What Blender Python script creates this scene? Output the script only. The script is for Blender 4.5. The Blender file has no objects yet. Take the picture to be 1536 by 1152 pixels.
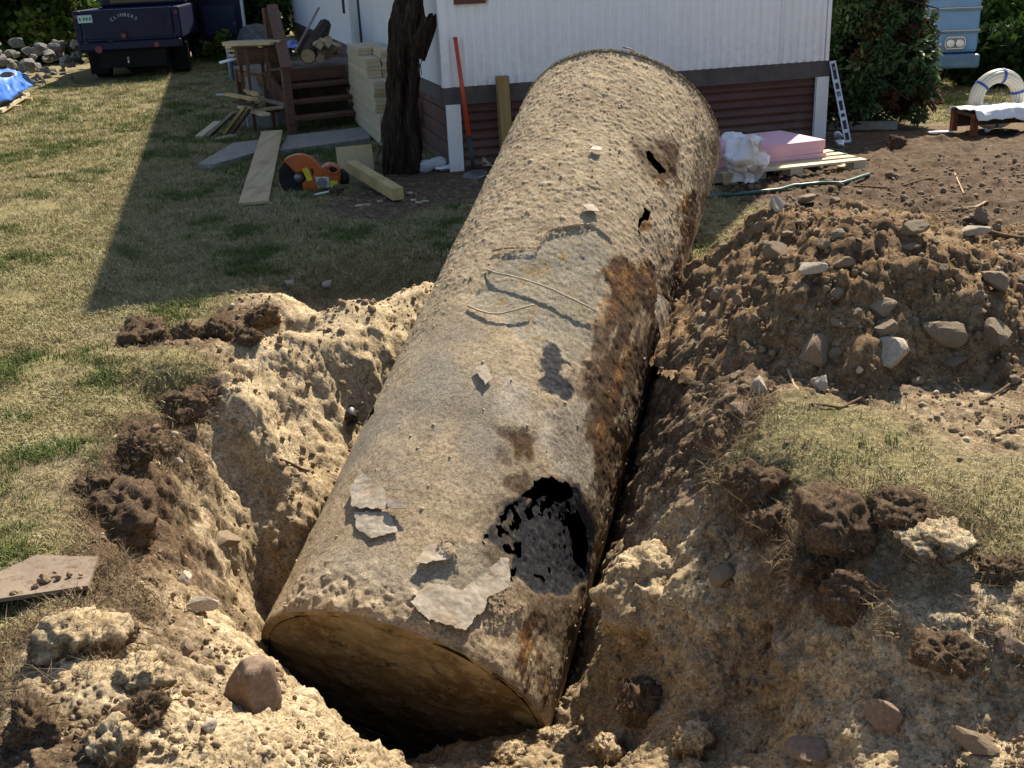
import bpy, bmesh, math, random
import numpy as np
from mathutils import Vector, Matrix

S = bpy.context.scene
COL = S.collection
rng = np.random.default_rng(7)
random.seed(7)

# ------------------------------------------------------------------ camera
PITCH, ROLL, CAMH, FOC = 0.371281, 0.046881, 1.644523, 1600.0
PW, PH = 1536.0, 1152.0
_F = np.array([0, math.cos(PITCH), -math.sin(PITCH)])
_R0 = np.array([1.0, 0, 0])
_U0 = np.array([0, math.sin(PITCH), math.cos(PITCH)])
_R = math.cos(ROLL) * _R0 - math.sin(ROLL) * _U0
_U = math.sin(ROLL) * _R0 + math.cos(ROLL) * _U0
cd = bpy.data.cameras.new('camera')
cam = bpy.data.objects.new('camera', cd)
COL.objects.link(cam)
cd.sensor_width = 36.0
cd.lens = 36.0 * FOC / PW
cd.clip_start = 0.05
cd.clip_end = 2500
M = Matrix.Identity(4)
for i in range(3):
    M[i][0] = _R[i]; M[i][1] = _U[i]; M[i][2] = -_F[i]
M[2][3] = CAMH
cam.matrix_world = M
S.camera = cam

# ------------------------------------------------------------------ sky, sun, exposure
SUN_AZ = math.radians(25.03)      # from +Y towards +X: behind the trailer, to its right
SUN_EL = math.radians(46.0)
W = bpy.data.worlds.new('World'); S.world = W; W.use_nodes = True
wn = W.node_tree.nodes; wl = W.node_tree.links
bg = wn['Background']
sky = wn.new('ShaderNodeTexSky'); sky.sky_type = 'NISHITA'; sky.sun_disc = False
sky.sun_elevation = SUN_EL; sky.sun_rotation = SUN_AZ
sky.air_density = 1.0; sky.dust_density = 1.2; sky.ozone_density = 1.0
wl.new(sky.outputs[0], bg.inputs[0]); bg.inputs[1].default_value = 0.073
sd = bpy.data.lights.new('sun', 'SUN'); sd.energy = 5.0; sd.angle = math.radians(0.55)
sd.color = (1.0, 0.90, 0.74)
sun = bpy.data.objects.new('sun', sd); COL.objects.link(sun)
tosun = Vector((math.sin(SUN_AZ) * math.cos(SUN_EL), math.cos(SUN_AZ) * math.cos(SUN_EL), math.sin(SUN_EL)))
sun.rotation_euler = tosun.to_track_quat('Z', 'Y').to_euler()
S.view_settings.view_transform = 'Standard'
S.view_settings.look = 'None'
S.view_settings.exposure = 1.12
S.view_settings.gamma = 1.0
S.view_settings.use_curve_mapping = False
S.cycles.max_bounces = 5
S.cycles.diffuse_bounces = 3
S.cycles.glossy_bounces = 2
S.cycles.transmission_bounces = 3
S.cycles.caustics_reflective = False
S.cycles.caustics_refractive = False

# ------------------------------------------------------------------ measuring helpers (photo pixel -> place in the world)
def pray(px, py):
    return _F + _R * (px - PW / 2) / FOC - _U * (py - PH / 2) / FOC
def gp(px, py, z=0.0):
    d = pray(px, py); t = (z - CAMH) / d[2]
    return np.array([0, 0, CAMH]) + t * d
def aty(px, py, Y):
    d = pray(px, py); return np.array([0, 0, CAMH]) + d * (Y / d[1])

# ------------------------------------------------------------------ noise
_perm = np.random.default_rng(3).permutation(256).astype(np.int64)
_perm = np.concatenate([_perm, _perm, _perm])
_gr = np.random.default_rng(4).normal(size=(256, 3)); _gr /= np.linalg.norm(_gr, axis=1)[:, None]
def perlin(x, y, z):
    x = np.asarray(x, float); y = np.asarray(y, float) + 0 * x; z = np.asarray(z, float) + 0 * x
    xi = np.floor(x).astype(np.int64); yi = np.floor(y).astype(np.int64); zi = np.floor(z).astype(np.int64)
    xf = x - xi; yf = y - yi; zf = z - zi
    xi &= 255; yi &= 255; zi &= 255
    u = xf * xf * xf * (xf * (xf * 6 - 15) + 10); v = yf * yf * yf * (yf * (yf * 6 - 15) + 10); w = zf * zf * zf * (zf * (zf * 6 - 15) + 10)
    def g(a, b, c):
        h = _perm[_perm[_perm[xi + a] + yi + b] + zi + c]
        gg = _gr[h]
        return gg[..., 0] * (xf - a) + gg[..., 1] * (yf - b) + gg[..., 2] * (zf - c)
    l = lambda t, a, b: a + t * (b - a)
    return 1.5 * l(w, l(v, l(u, g(0, 0, 0), g(1, 0, 0)), l(u, g(0, 1, 0), g(1, 1, 0))),
             l(v, l(u, g(0, 0, 1), g(1, 0, 1)), l(u, g(0, 1, 1), g(1, 1, 1))))
def fbm(x, y, z, s, o=4, gain=0.5):
    r = 0; a = 1.0; f = 1.0 / s
    for k in range(o):
        r = r + a * perlin(x * f + 17.3 * k, y * f + 9.1 * k, z * f + 3.7 * k)
        a *= gain; f *= 2.03
    return r
def billow(x, y, z, s, o=4, gain=0.5):
    r = 0; a = 1.0; f = 1.0 / s
    for k in range(o):
        r = r + a * (np.abs(perlin(x * f + 7.3 * k, y * f + 2.1 * k, z * f + 5.7 * k)) * 2 - 0.5)
        a *= gain; f *= 2.03
    return r
def worley(x, y, s, seed=0):
    """rounded bumps: 0..1, one bump per cell of size s"""
    x = np.asarray(x) / s; y = np.asarray(y) / s
    xi = np.floor(x).astype(np.int64); yi = np.floor(y).astype(np.int64)
    best = np.full(x.shape, 9.0); rid = np.zeros(x.shape)
    for a in (-1, 0, 1):
        for b in (-1, 0, 1):
            cx = xi + a; cy = yi + b
            h1 = _perm[_perm[(cx + seed) & 255] + (cy & 255)]; h2 = _perm[_perm[(cy + 31 + seed) & 255] + (cx & 255)]
            h3 = _perm[_perm[(cy + 77 + seed) & 255] + ((cx + 5) & 255)]
            d = np.hypot(x - cx - h1 / 256.0, y - cy - h2 / 256.0) / (0.25 + 0.75 * h3 / 256.0)
            m = d < best
            best = np.where(m, d, best); rid = np.where(m, h3 / 256.0, rid)
    return np.clip(1 - best * best * 2.2, 0, 1) ** 0.6 * (0.3 + 0.7 * rid)
def chunk3(x, y, z, s, seed=0):
    """angular crumbs: every cell a small tilted facet, -0.5..0.5"""
    x = x / s; y = y / s; z = z / s
    xi = np.floor(x).astype(np.int64); yi = np.floor(y).astype(np.int64); zi = np.floor(z).astype(np.int64)
    best = np.full(x.shape, 9.0); val = np.zeros(x.shape)
    for a in (-1, 0, 1):
        for b in (-1, 0, 1):
            for c in (-1, 0, 1):
                h = _perm[_perm[_perm[(xi + a + seed) & 255] + ((yi + b) & 255)] + ((zi + c) & 255)]
                h2 = _perm[h + 17]; h3 = _perm[h2 + 41]
                dx = x - xi - a - h / 256.0; dy = y - yi - b - h2 / 256.0; dz = z - zi - c - h3 / 256.0
                d = dx * dx + dy * dy + dz * dz; m = d < best
                g = _gr[_perm[h3 + 7]]
                v = _perm[h + 91] / 256.0 - .5 + .9 * (g[..., 0] * dx + g[..., 1] * dy + g[..., 2] * dz)
                best = np.where(m, d, best); val = np.where(m, v, val)
    return val
def sstep(a, b, x):
    t = np.clip((x - a) / (b - a), 0, 1); return t * t * (3 - 2 * t)

# ------------------------------------------------------------------ materials
def newmat(name):
    m = bpy.data.materials.new(name); m.use_nodes = True
    return m, m.node_tree.nodes, m.node_tree.links, m.node_tree.nodes['Principled BSDF']
class NT:
    """small node writer"""
    def __init__(s, name, rough=0.85, spec=0.3):
        s.m, s.n, s.l, s.b = newmat(name)
        s.b.inputs['Roughness'].default_value = rough
        s.b.inputs['Specular IOR Level'].default_value = spec
        s.tc = s.n.new('ShaderNodeTexCoord')
    def link(s, a, b): s.l.new(a, b)
    def noise(s, scale, det=4, rough=0.55, vec=None, dist=0.0):
        t = s.n.new('ShaderNodeTexNoise'); t.inputs['Scale'].default_value = scale; t.inputs['Detail'].default_value = det
        t.inputs['Roughness'].default_value = rough; t.inputs['Distortion'].default_value = dist
        s.l.new(vec if vec is not None else s.tc.outputs['Object'], t.inputs['Vector']); return t.outputs['Fac']
    def mapped(s, sc, coord='Object'):
        t = s.n.new('ShaderNodeMapping'); t.inputs['Scale'].default_value = sc
        s.l.new(s.tc.outputs[coord], t.inputs['Vector']); return t.outputs['Vector']
    def ramp(s, fac, stops):
        t = s.n.new('ShaderNodeValToRGB'); r = t.color_ramp
        while len(r.elements) < len(stops): r.elements.new(0.5)
        for e, (p, c) in zip(r.elements, stops):
            e.position = p; e.color = (*c, 1) if len(c) == 3 else c
        s.l.new(fac, t.inputs['Fac']); return t.outputs['Color']
    def step(s, fac, a, b):
        t = s.n.new('ShaderNodeMapRange'); t.inputs['From Min'].default_value = a; t.inputs['From Max'].default_value = b
        s.l.new(fac, t.inputs['Value']); return t.outputs['Result']
    def math(s, op, a, b=None):
        t = s.n.new('ShaderNodeMath'); t.operation = op
        for i, q in enumerate((a, b)):
            if q is None: continue
            if isinstance(q, (int, float)): t.inputs[i].default_value = q
            else: s.l.new(q, t.inputs[i])
        return t.outputs[0]
    def mix(s, fac, a, b, mode='MIX'):
        t = s.n.new('ShaderNodeMix'); t.data_type = 'RGBA'; t.blend_type = mode
        for i, q in ((0, fac), (6, a), (7, b)):
            if isinstance(q, (int, float)): t.inputs[i].default_value = q
            elif isinstance(q, tuple): t.inputs[i].default_value = (*q, 1)
            else: s.l.new(q, t.inputs[i])
        return t.outputs[2]
    def attr(s, name):
        t = s.n.new('ShaderNodeAttribute'); t.attribute_name = name; return t.outputs['Fac']
    def rnd(s):
        t = s.n.new('ShaderNodeObjectInfo'); return t.outputs['Random']
    def color(s, c):
        if isinstance(c, tuple): s.b.inputs['Base Color'].default_value = (*c, 1)
        else: s.l.new(c, s.b.inputs['Base Color'])
    def bump(s, h, strength=0.4, dist=0.01):
        t = s.n.new('ShaderNodeBump'); t.inputs['Strength'].default_value = strength; t.inputs['Distance'].default_value = dist
        s.l.new(h, t.inputs['Height']); s.l.new(t.outputs['Normal'], s.b.inputs['Normal'])
def simple(name, c, rough=0.7, spec=0.3, var=0.18, scale=9.0, metal=0.0, bump=0.0, dirt=None):
    t = NT(name, rough, spec)
    n = t.noise(scale, 5, 0.6)
    lo = tuple(max(0, x * (1 - var)) for x in c); hi = tuple(min(1, x * (1 + var)) for x in c)
    col = t.ramp(n, [(0.3, lo), (0.7, hi)])
    if dirt:
        n2 = t.noise(scale * 0.45, 6, 0.7)
        col = t.mix(t.step(n2, 0.5, 0.72), col, dirt)
    t.color(col); t.b.inputs['Metallic'].default_value = metal
    if bump: t.bump(t.noise(scale * 5, 4), bump, 0.01)
    return t.m
def wood(name, a, b, along=1, scale=26, rough=0.8, spread=0.0):
    """grain runs along the object's own axis (0 x, 1 y, 2 z)"""
    t = NT(name, rough, 0.2)
    sc = [1.0, 1.0, 1.0]; sc[along] = 0.06
    v = t.mapped(tuple(sc))
    g = t.noise(scale, 5, 0.65, v, 0.6)
    col = t.ramp(g, [(0.3, a), (0.68, b)])
    blot = t.noise(3.0, 4)
    col = t.mix(t.step(blot, 0.55, 0.8), col, tuple(x * 0.62 for x in a))
    if spread:
        col = t.mix(spread, col, t.ramp(t.rnd(), [(0, a), (0.5, tuple(x * .75 for x in a)), (1, b)]))
    t.color(col); t.bump(g, 0.25, 0.004)
    return t.m

MAT = {}
# ground: soil kinds carried as vertex attributes
t = NT('ground_soil', 0.95, 0.12)
n1 = t.noise(2.2, 6, 0.6); n2 = t.noise(14, 6, 0.65); n3 = t.noise(70, 5, 0.7); n4 = t.noise(0.7, 3)
sandc = t.ramp(n2, [(0.25, (.285, .212, .122)), (0.5, (.41, .32, .20)), (0.78, (.58, .485, .335))])
ochre = t.ramp(n2, [(0.25, (.205, .148, .086)), (0.75, (.375, .29, .18))])
sandc = t.mix(t.attr('ochre'), sandc, ochre)
top = t.ramp(n2, [(0.25, (.070, .046, .028)), (0.55, (.13, .088, .054)), (0.8, (.20, .145, .09))])
sfac = t.step(t.math('ADD', t.attr('sand'), t.math('MULTIPLY', t.math('SUBTRACT', n2, 0.5), 0.7)), 0.3, 0.72)
dirt = t.mix(sfac, top, sandc)
lawn = t.ramp(n3, [(0.25, (.10, .086, .04)), (0.55, (.21, .18, .088)), (0.8, (.33, .285, .155))])
green = t.ramp(n3, [(0.3, (.045, .06, .018)), (0.7, (.13, .14, .05))])
lawn = t.mix(t.math('MULTIPLY', t.step(n1, 0.52, 0.7), .6), lawn, green)
bare = t.ramp(n2, [(.3, (.15, .11, .075)), (.75, (.27, .21, .15))])
lawn = t.mix(t.step(n4, 0.56, 0.68), lawn, bare)
gfac = t.step(t.math('ADD', t.attr('grass'), t.math('MULTIPLY', t.math('SUBTRACT', n2, 0.5), 0.5)), 0.35, 0.6)
c = t.mix(gfac, dirt, lawn)
peb = t.n.new('ShaderNodeTexVoronoi'); peb.inputs['Scale'].default_value = 55; t.l.new(t.tc.outputs['Object'], peb.inputs['Vector'])
c = t.mix(t.math('MULTIPLY', t.step(peb.outputs['Distance'], 0.17, 0.1), t.step(n1, 0.45, 0.6)), c, (.46, .40, .30))
c = t.mix(t.attr('mud'), c, t.ramp(n2, [(.3, (.04, .027, .018)), (.75, (.125, .083, .055))]))
g1 = t.n.new('ShaderNodeTexVoronoi'); g1.inputs['Scale'].default_value = 95; t.l.new(t.tc.outputs['Object'], g1.inputs['Vector'])
g2 = t.n.new('ShaderNodeTexVoronoi'); g2.inputs['Scale'].default_value = 210; t.l.new(t.tc.outputs['Object'], g2.inputs['Vector'])
gs1 = t.n.new('ShaderNodeSeparateColor'); t.l.new(g1.outputs['Color'], gs1.inputs[0]); gs2 = t.n.new('ShaderNodeSeparateColor'); t.l.new(g2.outputs['Color'], gs2.inputs[0])
gv = t.math('ADD', t.math('MULTIPLY', gs1.outputs[0], .5), t.math('MULTIPLY', gs2.outputs[0], .5))
c = t.mix(1.0, c, t.ramp(gv, [(.12, (.52, .50, .47)), (.5, (1, 1, 1)), (.9, (1.45, 1.42, 1.36))]), 'MULTIPLY')
t.color(c)
t.bump(t.math('ADD', t.noise(26, 12, .82), t.math('MULTIPLY', t.noise(120, 8, .8), .5)), 0.8, 0.012)
MAT['ground'] = t.m
MAT['lawn_dry'] = None

def grassmat(name, stops):
    t = NT(name, 0.75, 0.15); t.color(t.ramp(t.rnd(), stops)); return t.m
MAT['dry'] = grassmat('dry_grass', [(0, (.20, .17, .075)), (.4, (.34, .29, .145)), (.75, (.43, .38, .21)), (1, (.17, .16, .065))])
MAT['green'] = grassmat('green_grass', [(0, (.05, .085, .02)), (.5, (.10, .14, .035)), (1, (.19, .19, .065))])
MAT['root'] = grassmat('root_fibre', [(0, (.10, .07, .04)), (.5, (.17, .12, .07)), (1, (.27, .2, .115))])
def stonemat():
    t = NT('field_stone', 0.85, 0.25)
    a = t.ramp(t.rnd(), [(0, (.26, .195, .13)), (.3, (.34, .255, .165)), (.55, (.24, .19, .145)), (.8, (.37, .29, .20)), (1, (.28, .19, .135))])
    n = t.noise(9, 6, .65)
    c = t.mix(t.step(n, .42, .64), t.mix(0.6, a, (.17, .12, .075)), a)
    c = t.mix(t.step(t.noise(3.1, 5, .7), .5, .66), c, (.26, .185, .11))
    c = t.mix(t.step(t.noise(60, 3), .6, .75), c, (.5, .45, .38))
    t.color(c); t.bump(t.math('ADD', n, t.noise(45, 4)), .6, .02)
    return t.m
MAT['stone'] = stonemat()
t = NT('pale_stone', .85, .25); n = t.noise(8, 6, .7)
t.color(t.ramp(n, [(.3, (.27, .21, .145)), (.5, (.44, .37, .285)), (.75, (.58, .52, .44))])); t.bump(t.noise(30, 5), .5, .02); MAT['pale_stone'] = t.m
t = NT('red_stone', .8, .25); n = t.noise(6, 6, .7)
t.color(t.ramp(n, [(.28, (.13, .088, .06)), (.5, (.205, .14, .098)), (.75, (.29, .215, .155))])); t.bump(t.noise(30, 5), .45, .02); MAT['red_stone'] = t.m
t = NT('grey_stone', .85, .25); n = t.noise(3, 6, .7)
t.color(t.mix(t.rnd(), t.ramp(n, [(.3, (.07, .068, .065)), (.7, (.19, .18, .17))]), t.ramp(n, [(.3, (.11, .10, .092)), (.7, (.33, .31, .28))]))); t.bump(t.noise(22, 4), .4, .02); MAT['grey_stone'] = t.m
MAT['sod'] = simple('sod_soil', (.12, .084, .053), .95, .1, .6, 22, bump=1.0)
MAT['sodsand'] = simple('sandy_sod', (.46, .375, .245), .95, .1, .35, 10, bump=.9, dirt=(.14, .10, .06))
MAT['clod'] = simple('sandy_clod', (.42, .34, .22), .95, .1, .3, 40)
MAT['clod_dark'] = simple('earth_clod', (.20, .145, .09), .95, .1, .4, 30)

# ------------------------------------------------------------------ mesh helpers
def eul(rx=0, ry=0, rz=0):
    return np.array(Matrix.Rotation(rz, 3, 'Z') @ Matrix.Rotation(ry, 3, 'Y') @ Matrix.Rotation(rx, 3, 'X'))
class MB:
    def __init__(s): s.v = []; s.f = []
    def add(s, v, f):
        o = len(s.v); s.v.extend([tuple(map(float, p)) for p in v]); s.f.extend([tuple(i + o for i in q) for q in f]); return s
    def box(s, c, d, R=None):
        c = np.array(c, float); d = np.array(d, float) / 2
        p = np.array([(x, y, z) for x in (-1, 1) for y in (-1, 1) for z in (-1, 1)]) * d
        if R is not None: p = p @ np.asarray(R).T
        return s.add(p + c, [(0, 1, 3, 2), (4, 6, 7, 5), (0, 4, 5, 1), (2, 3, 7, 6), (0, 2, 6, 4), (1, 5, 7, 3)])
    def beam(s, a, b, w, h, up=(0, 0, 1)):
        """box from a to b, w across, h along 'up'"""
        a = np.array(a, float); b = np.array(b, float); y = b - a; L = np.linalg.norm(y); y /= L
        x = np.cross(y, np.array(up, float)); x /= np.linalg.norm(x); z = np.cross(x, y)
        return s.box((a + b) / 2, (w, L, h), np.stack([x, y, z], 1))
    def tube(s, pts, rad, n=8, cap=True):
        P = np.array(pts, float); k = len(P); rad = np.full(k, rad) if np.isscalar(rad) else np.array(rad)
        T = np.gradient(P, axis=0); T /= np.linalg.norm(T, axis=1)[:, None]
        ref = np.array([0, 0, 1.0]) if abs(T[0][2]) < .9 else np.array([1.0, 0, 0])
        u = np.cross(T[0], ref); u /= np.linalg.norm(u); vs = []
        for i in range(k):
            u = u - T[i] * (u @ T[i]); u /= np.linalg.norm(u); w = np.cross(T[i], u)
            for j in range(n):
                a = 2 * math.pi * j / n; vs.append(P[i] + rad[i] * (math.cos(a) * u + math.sin(a) * w))
        f = [(i * n + j, i * n + (j + 1) % n, (i + 1) * n + (j + 1) % n, (i + 1) * n + j) for i in range(k - 1) for j in range(n)]
        if cap: f += [tuple(range(n - 1, -1, -1)), tuple((k - 1) * n + j for j in range(n))]
        return s.add(vs, f)
    def cyl(s, a, b, r, n=16): return s.tube([a, (np.array(a) + np.array(b)) / 2, b], r, n)
    def prism(s, poly, y0, y1):
        """polygon in xz, extruded along y"""
        n = len(poly); v = [(x, y0, z) for x, z in poly] + [(x, y1, z) for x, z in poly]
        return s.add(v, [tuple(range(n)), tuple(range(2 * n - 1, n - 1, -1))] + [(i, i + n, (i + 1) % n + n, (i + 1) % n) for i in range(n)])
    def xf(s, R=None, t=(0, 0, 0)):
        v = np.array(s.v)
        if R is not None: v = v @ np.asarray(R).T
        s.v = [tuple(p) for p in v + np.array(t)]; return s
    def build(s, name, mat, parent=None, smooth=False):
        return mkobj(name, s.v, s.f, mat, parent, smooth)
def mkobj(name, v, f, mat, parent=None, smooth=False):
    me = bpy.data.meshes.new(name); me.from_pydata([tuple(p) for p in v], [], f); me.update()
    bm = bmesh.new(); bm.from_mesh(me); bmesh.ops.recalc_face_normals(bm, faces=bm.faces[:]); bm.to_mesh(me); bm.free()
    if smooth: me.polygons.foreach_set('use_smooth', [True] * len(me.polygons))
    if mat: me.materials.append(MAT[mat] if isinstance(mat, str) else mat)
    o = bpy.data.objects.new(name, me); COL.objects.link(o)
    if parent: o.parent = parent
    return o
def fastmesh(name, co, quads, mat, attrs=None, smooth=True, parent=None):
    co = np.asarray(co, np.float32); quads = np.asarray(quads, np.int32); k = quads.shape[1]
    me = bpy.data.meshes.new(name)
    me.vertices.add(len(co)); me.vertices.foreach_set('co', co.ravel())
    me.loops.add(quads.size); me.loops.foreach_set('vertex_index', quads.ravel())
    me.polygons.add(len(quads)); me.polygons.foreach_set('loop_start', np.arange(0, quads.size, k, dtype=np.int32))
    me.polygons.foreach_set('use_smooth', np.full(len(quads), smooth))
    me.update(calc_edges=True)
    for n, a in (attrs or {}).items():
        at = me.attributes.new(n, 'FLOAT', 'POINT'); at.data.foreach_set('value', np.asarray(a, np.float32))
    me.materials.append(MAT[mat] if isinstance(mat, str) else mat)
    o = bpy.data.objects.new(name, me); COL.objects.link(o)
    if parent: o.parent = parent
    return o
def tag(o, label=None, cat=None, group=None, kind=None):
    if label: o['label'] = label
    if cat: o['category'] = cat
    if group: o['group'] = group
    if kind: o['kind'] = kind
    return o
def thing(name, label, cat, loc=(0, 0, 0), rz=0, group=None):
    o = bpy.data.objects.new(name, None); COL.objects.link(o); o.location = tuple(map(float, loc)); o.rotation_euler = (0, 0, rz)
    o.empty_display_size = 0.2
    return tag(o, label, cat, group)
def copy_tree(o, parent=None):
    c = o.copy(); COL.objects.link(c)
    if parent is not None: c.parent = parent
    for ch in list(o.children): copy_tree(ch, c)
    return c
def textmesh(s, size, depth=0.002):
    """letters as a mesh: returns verts, faces (xy plane, centred)"""
    cu = bpy.data.curves.new('txt', 'FONT'); cu.body = s; cu.size = size; cu.extrude = depth; cu.align_x = 'CENTER'; cu.align_y = 'CENTER'
    o = bpy.data.objects.new('txt', cu); COL.objects.link(o)
    dg = bpy.context.evaluated_depsgraph_get(); me = o.evaluated_get(dg).to_mesh()
    v = [tuple(p.co) for p in me.vertices]; f = [tuple(p.vertices) for p in me.polygons]
    o.evaluated_get(dg).to_mesh_clear(); bpy.data.objects.remove(o); bpy.data.curves.remove(cu)
    return v, f
def inpoly(x, y, poly):
    x = np.asarray(x); y = np.asarray(y); r = np.zeros(x.shape, bool); n = len(poly); j = n - 1
    for i in range(n):
        xi, yi = poly[i]; xj, yj = poly[j]
        c = ((yi > y) != (yj > y)) & (x < (xj - xi) * (y - yi) / ((yj - yi) + 1e-12) + xi)
        r ^= c; j = i
    return r
def polydist(x, y, poly):
    """signed distance, positive inside"""
    d = np.full(np.shape(x), 1e9); n = len(poly)
    for i in range(n):
        ax, ay = poly[i]; bx, by = poly[(i + 1) % n]
        ex, ey = bx - ax, by - ay; t = np.clip(((x - ax) * ex + (y - ay) * ey) / (ex * ex + ey * ey + 1e-12), 0, 1)
        d = np.minimum(d, np.hypot(x - ax - t * ex, y - ay - t * ey))
    return np.where(inpoly(x, y, poly), d, -d)

# ------------------------------------------------------------------ the tank's axis (needed by the ground under it)
TN = np.array([-.502, 3.56, -1.049]); TF = np.array([.718, 6.591, .644]); TR = 0.61
TL = float(np.linalg.norm(TF - TN)); TA = (TF - TN) / TL
TU = np.cross(TA, [0, 0, 1.0]); TU /= np.linalg.norm(TU)      # to the right, level
TW = np.cross(TU, TA)                                          # up, square to the axis
def tank_hit(px, py):
    """(theta, s) where the line of sight meets the tank's side"""
    o = np.array([0, 0, CAMH]) - TN; d = pray(px, py)
    op = o - TA * (o @ TA); dp = d - TA * (d @ TA)
    a = dp @ dp; b = 2 * op @ dp; c_ = op @ op - TR * TR
    q = b * b - 4 * a * c_
    t = (-b - math.sqrt(max(q, 0))) / (2 * a)
    h = o + t * d; s = h @ TA; r = h - TA * s
    return math.atan2(r @ TW, r @ TU), s

# ------------------------------------------------------------------ terrain
# surveyed points: px, py, height, grass, sand, rough
CP = []
def cp(px, py, z, g, s, r): 
    p = gp(px, py, z); CP.append((p[0], p[1], z, g, s, r))
def wp(x, y, z, g, s, r): CP.append((x, y * .74, z, g, s, r))
for q in [(0, 450), (100, 320), (60, 600), (120, 480), (240, 430), (330, 400), (480, 390), (580, 385), (0, 720), (70, 700), (10, 800), (170, 570), (250, 560), (0, 250), (300, 300), (600, 340)]:
    cp(*q, 0.0, 1, .3, .12)
for x in (-12, -7, -4.5, -2.5, 0, 2.5, 4.5, 7, 12):
    for y in (10.5, 13, 18, 26):
        d = -0.45 * float(sstep(11, 15, y * .74) * sstep(3, 5.5, x))
        wp(x, y, d, 0 if (1.6 < x < 8 and y < 13.5) else 1, .25, .2 if not (1.6 < x < 8 and y < 13.5) else .55)
for x, y in [(-6, 2), (-6, 6), (-3.2, 1), (-4, 4), (6, 2), (6, 5), (4, 1.5), (4, 4), (6, 8), (2.6, 3.4), (2.4, 2)]: wp(x, y, 0, 1, .3, .15)
wp(-2.3, 2.0, 0.02, .6, .5, .5); wp(0, -3, 0, 1, .3, .1); wp(-5, -3, 0, 1, .3, .1); wp(5, -3, 0, 1, .3, .1)
# scraped sod and the far rim of the pit
for q in [(200, 520, .0, .3, .1, .6), (300, 520, -.03, 0, .25, .7), (390, 490, -.02, 0, .35, .7), (300, 475, .01, .6, .3, .3), (430, 440, .06, 0, .75, .25), (520, 440, .08, 0, .8, .25), (600, 430, .06, 0, .8, .25), (640, 420, .05, .1, .75, .25),
          (430, 500, .02, 0, .85, .35), (510, 470, .02, 0, .9, .3), (580, 452, .0, 0, .9, .3), (420, 540, -.2, 0, .9, .3), (500, 510, -.25, 0, .9, .45), (570, 490, -.3, 0, .9, .25),
          (330, 560, -.02, .35, .5, .6), (310, 590, -.08, .2, .55, .6)]: cp(*q)
for px, py, Y in [(420, 540, 4.85), (500, 520, 5.02), (570, 500, 5.2), (450, 590, 4.75), (530, 570, 4.95), (370, 590, 4.45), (430, 640, 4.58), (500, 640, 4.75), (540, 610, 4.9), (440, 700, 4.38), (500, 690, 4.55), (430, 780, 4.1), (470, 740, 4.28), (360, 640, 4.35)]:
    p = aty(px, py, Y); CP.append((p[0], p[1], p[2], 0, .9, .26))
for q in [(-.1, 4.9, -1.1), (.1, 5.3, -.9), (.25, 5.6, -.65), (-.5, 4.7, -.8), (-.55, 4.3, -1.0), (-.3, 4.5, -1.3)]: CP.append((*q, 0, .85, .3))
# left bank
for q in [(250, 590, 0, .9, .3, .3), (275, 625, -.02, .6, .2, .4), (215, 665, 0, .5, .2, .5), (265, 652, -.26, 0, .15, .4), (240, 650, -.1, 0, .15, .5), (195, 700, -.04, .2, .2, .7), (130, 760, -.02, .3, .2, .7), (105, 815, .0, .4, .2, .6),
          (240, 720, -.24, 0, .3, .45), (300, 700, -.3, 0, .4, .45), (345, 700, -.36, 0, .8, .6), (320, 765, -.4, 0, .6, .6), (375, 760, -.5, 0, .9, .6), (260, 790, -.3, 0, .25, .5), (330, 830, -.52, 0, .85, .6), (395, 820, -.7, 0, .95, .5),
          (200, 830, -.12, .1, .2, .7), (260, 850, -.3, 0, .3, .5), (310, 870, -.5, 0, .4, .4), (370, 870, -.72, 0, .6, .4), (400, 930, -.95, 0, .85, .4), (350, 900, -.65, 0, .5, .4),
          (230, 900, -.1, .1, .3, .6), (290, 905, -.32, 0, .8, .6), (330, 940, -.35, 0, .9, .6), (170, 900, -.02, .4, .3, .5), (60, 920, 0, .8, .3, .3), (60, 860, 0, .8, .3, .3), (130, 870, 0, .4, .3, .4)]: cp(*q)
for q in [(120, 935, .10, .1, .9, .55), (70, 950, .07, .1, .8, .55), (200, 950, .03, .05, .5, .55), (180, 1010, .12, .1, .95, .5), (100, 1010, .13, .2, .8, .55), (30, 1000, .02, .5, .4, .6), (240, 1050, .05, 0, .85, .55), (120, 1090, .12, .1, .3, .55), (200, 1120, .1, .1, .6, .55), (40, 1120, .1, .2, .3, .55),
          (290, 980, -.16, 0, .4, .5), (310, 1040, -.12, 0, .45, .5), (260, 1110, .06, 0, 1, .6), (330, 1120, .0, 0, .95, .6), (400, 990, -.25, 0, .9, .5), (430, 1050, -.17, 0, .95, .5), (455, 1100, -.14, 0, .95, .5), (470, 1150, -.13, 0, 1, .6), (370, 1100, -.08, 0, .8, .6)]: cp(*q)
for q in [(-.5, 4.3, -1.25, 0, .6, .4), (-.45, 2.5, -.1, .1, .9, .6), (-.9, 5.2, -1.35, 0, .85, .4), (-.6, 5.4, -1.75, 0, .5, .3), (-.3, 6.2, -1.6, 0, .6, .3), (0, 6.6, -1.35, 0, .8, .3), (-.55, 4.75, -1.3, 0, .6, .4), (0, 1.2, 0, .6, .6, .3), (.9, 8.6, 0, .7, .4, .3), (.5, 8.1, -.05, .1, .6, .4), (.3, 8.8, 0, .8, .4, .2)]: wp(*q)
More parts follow.
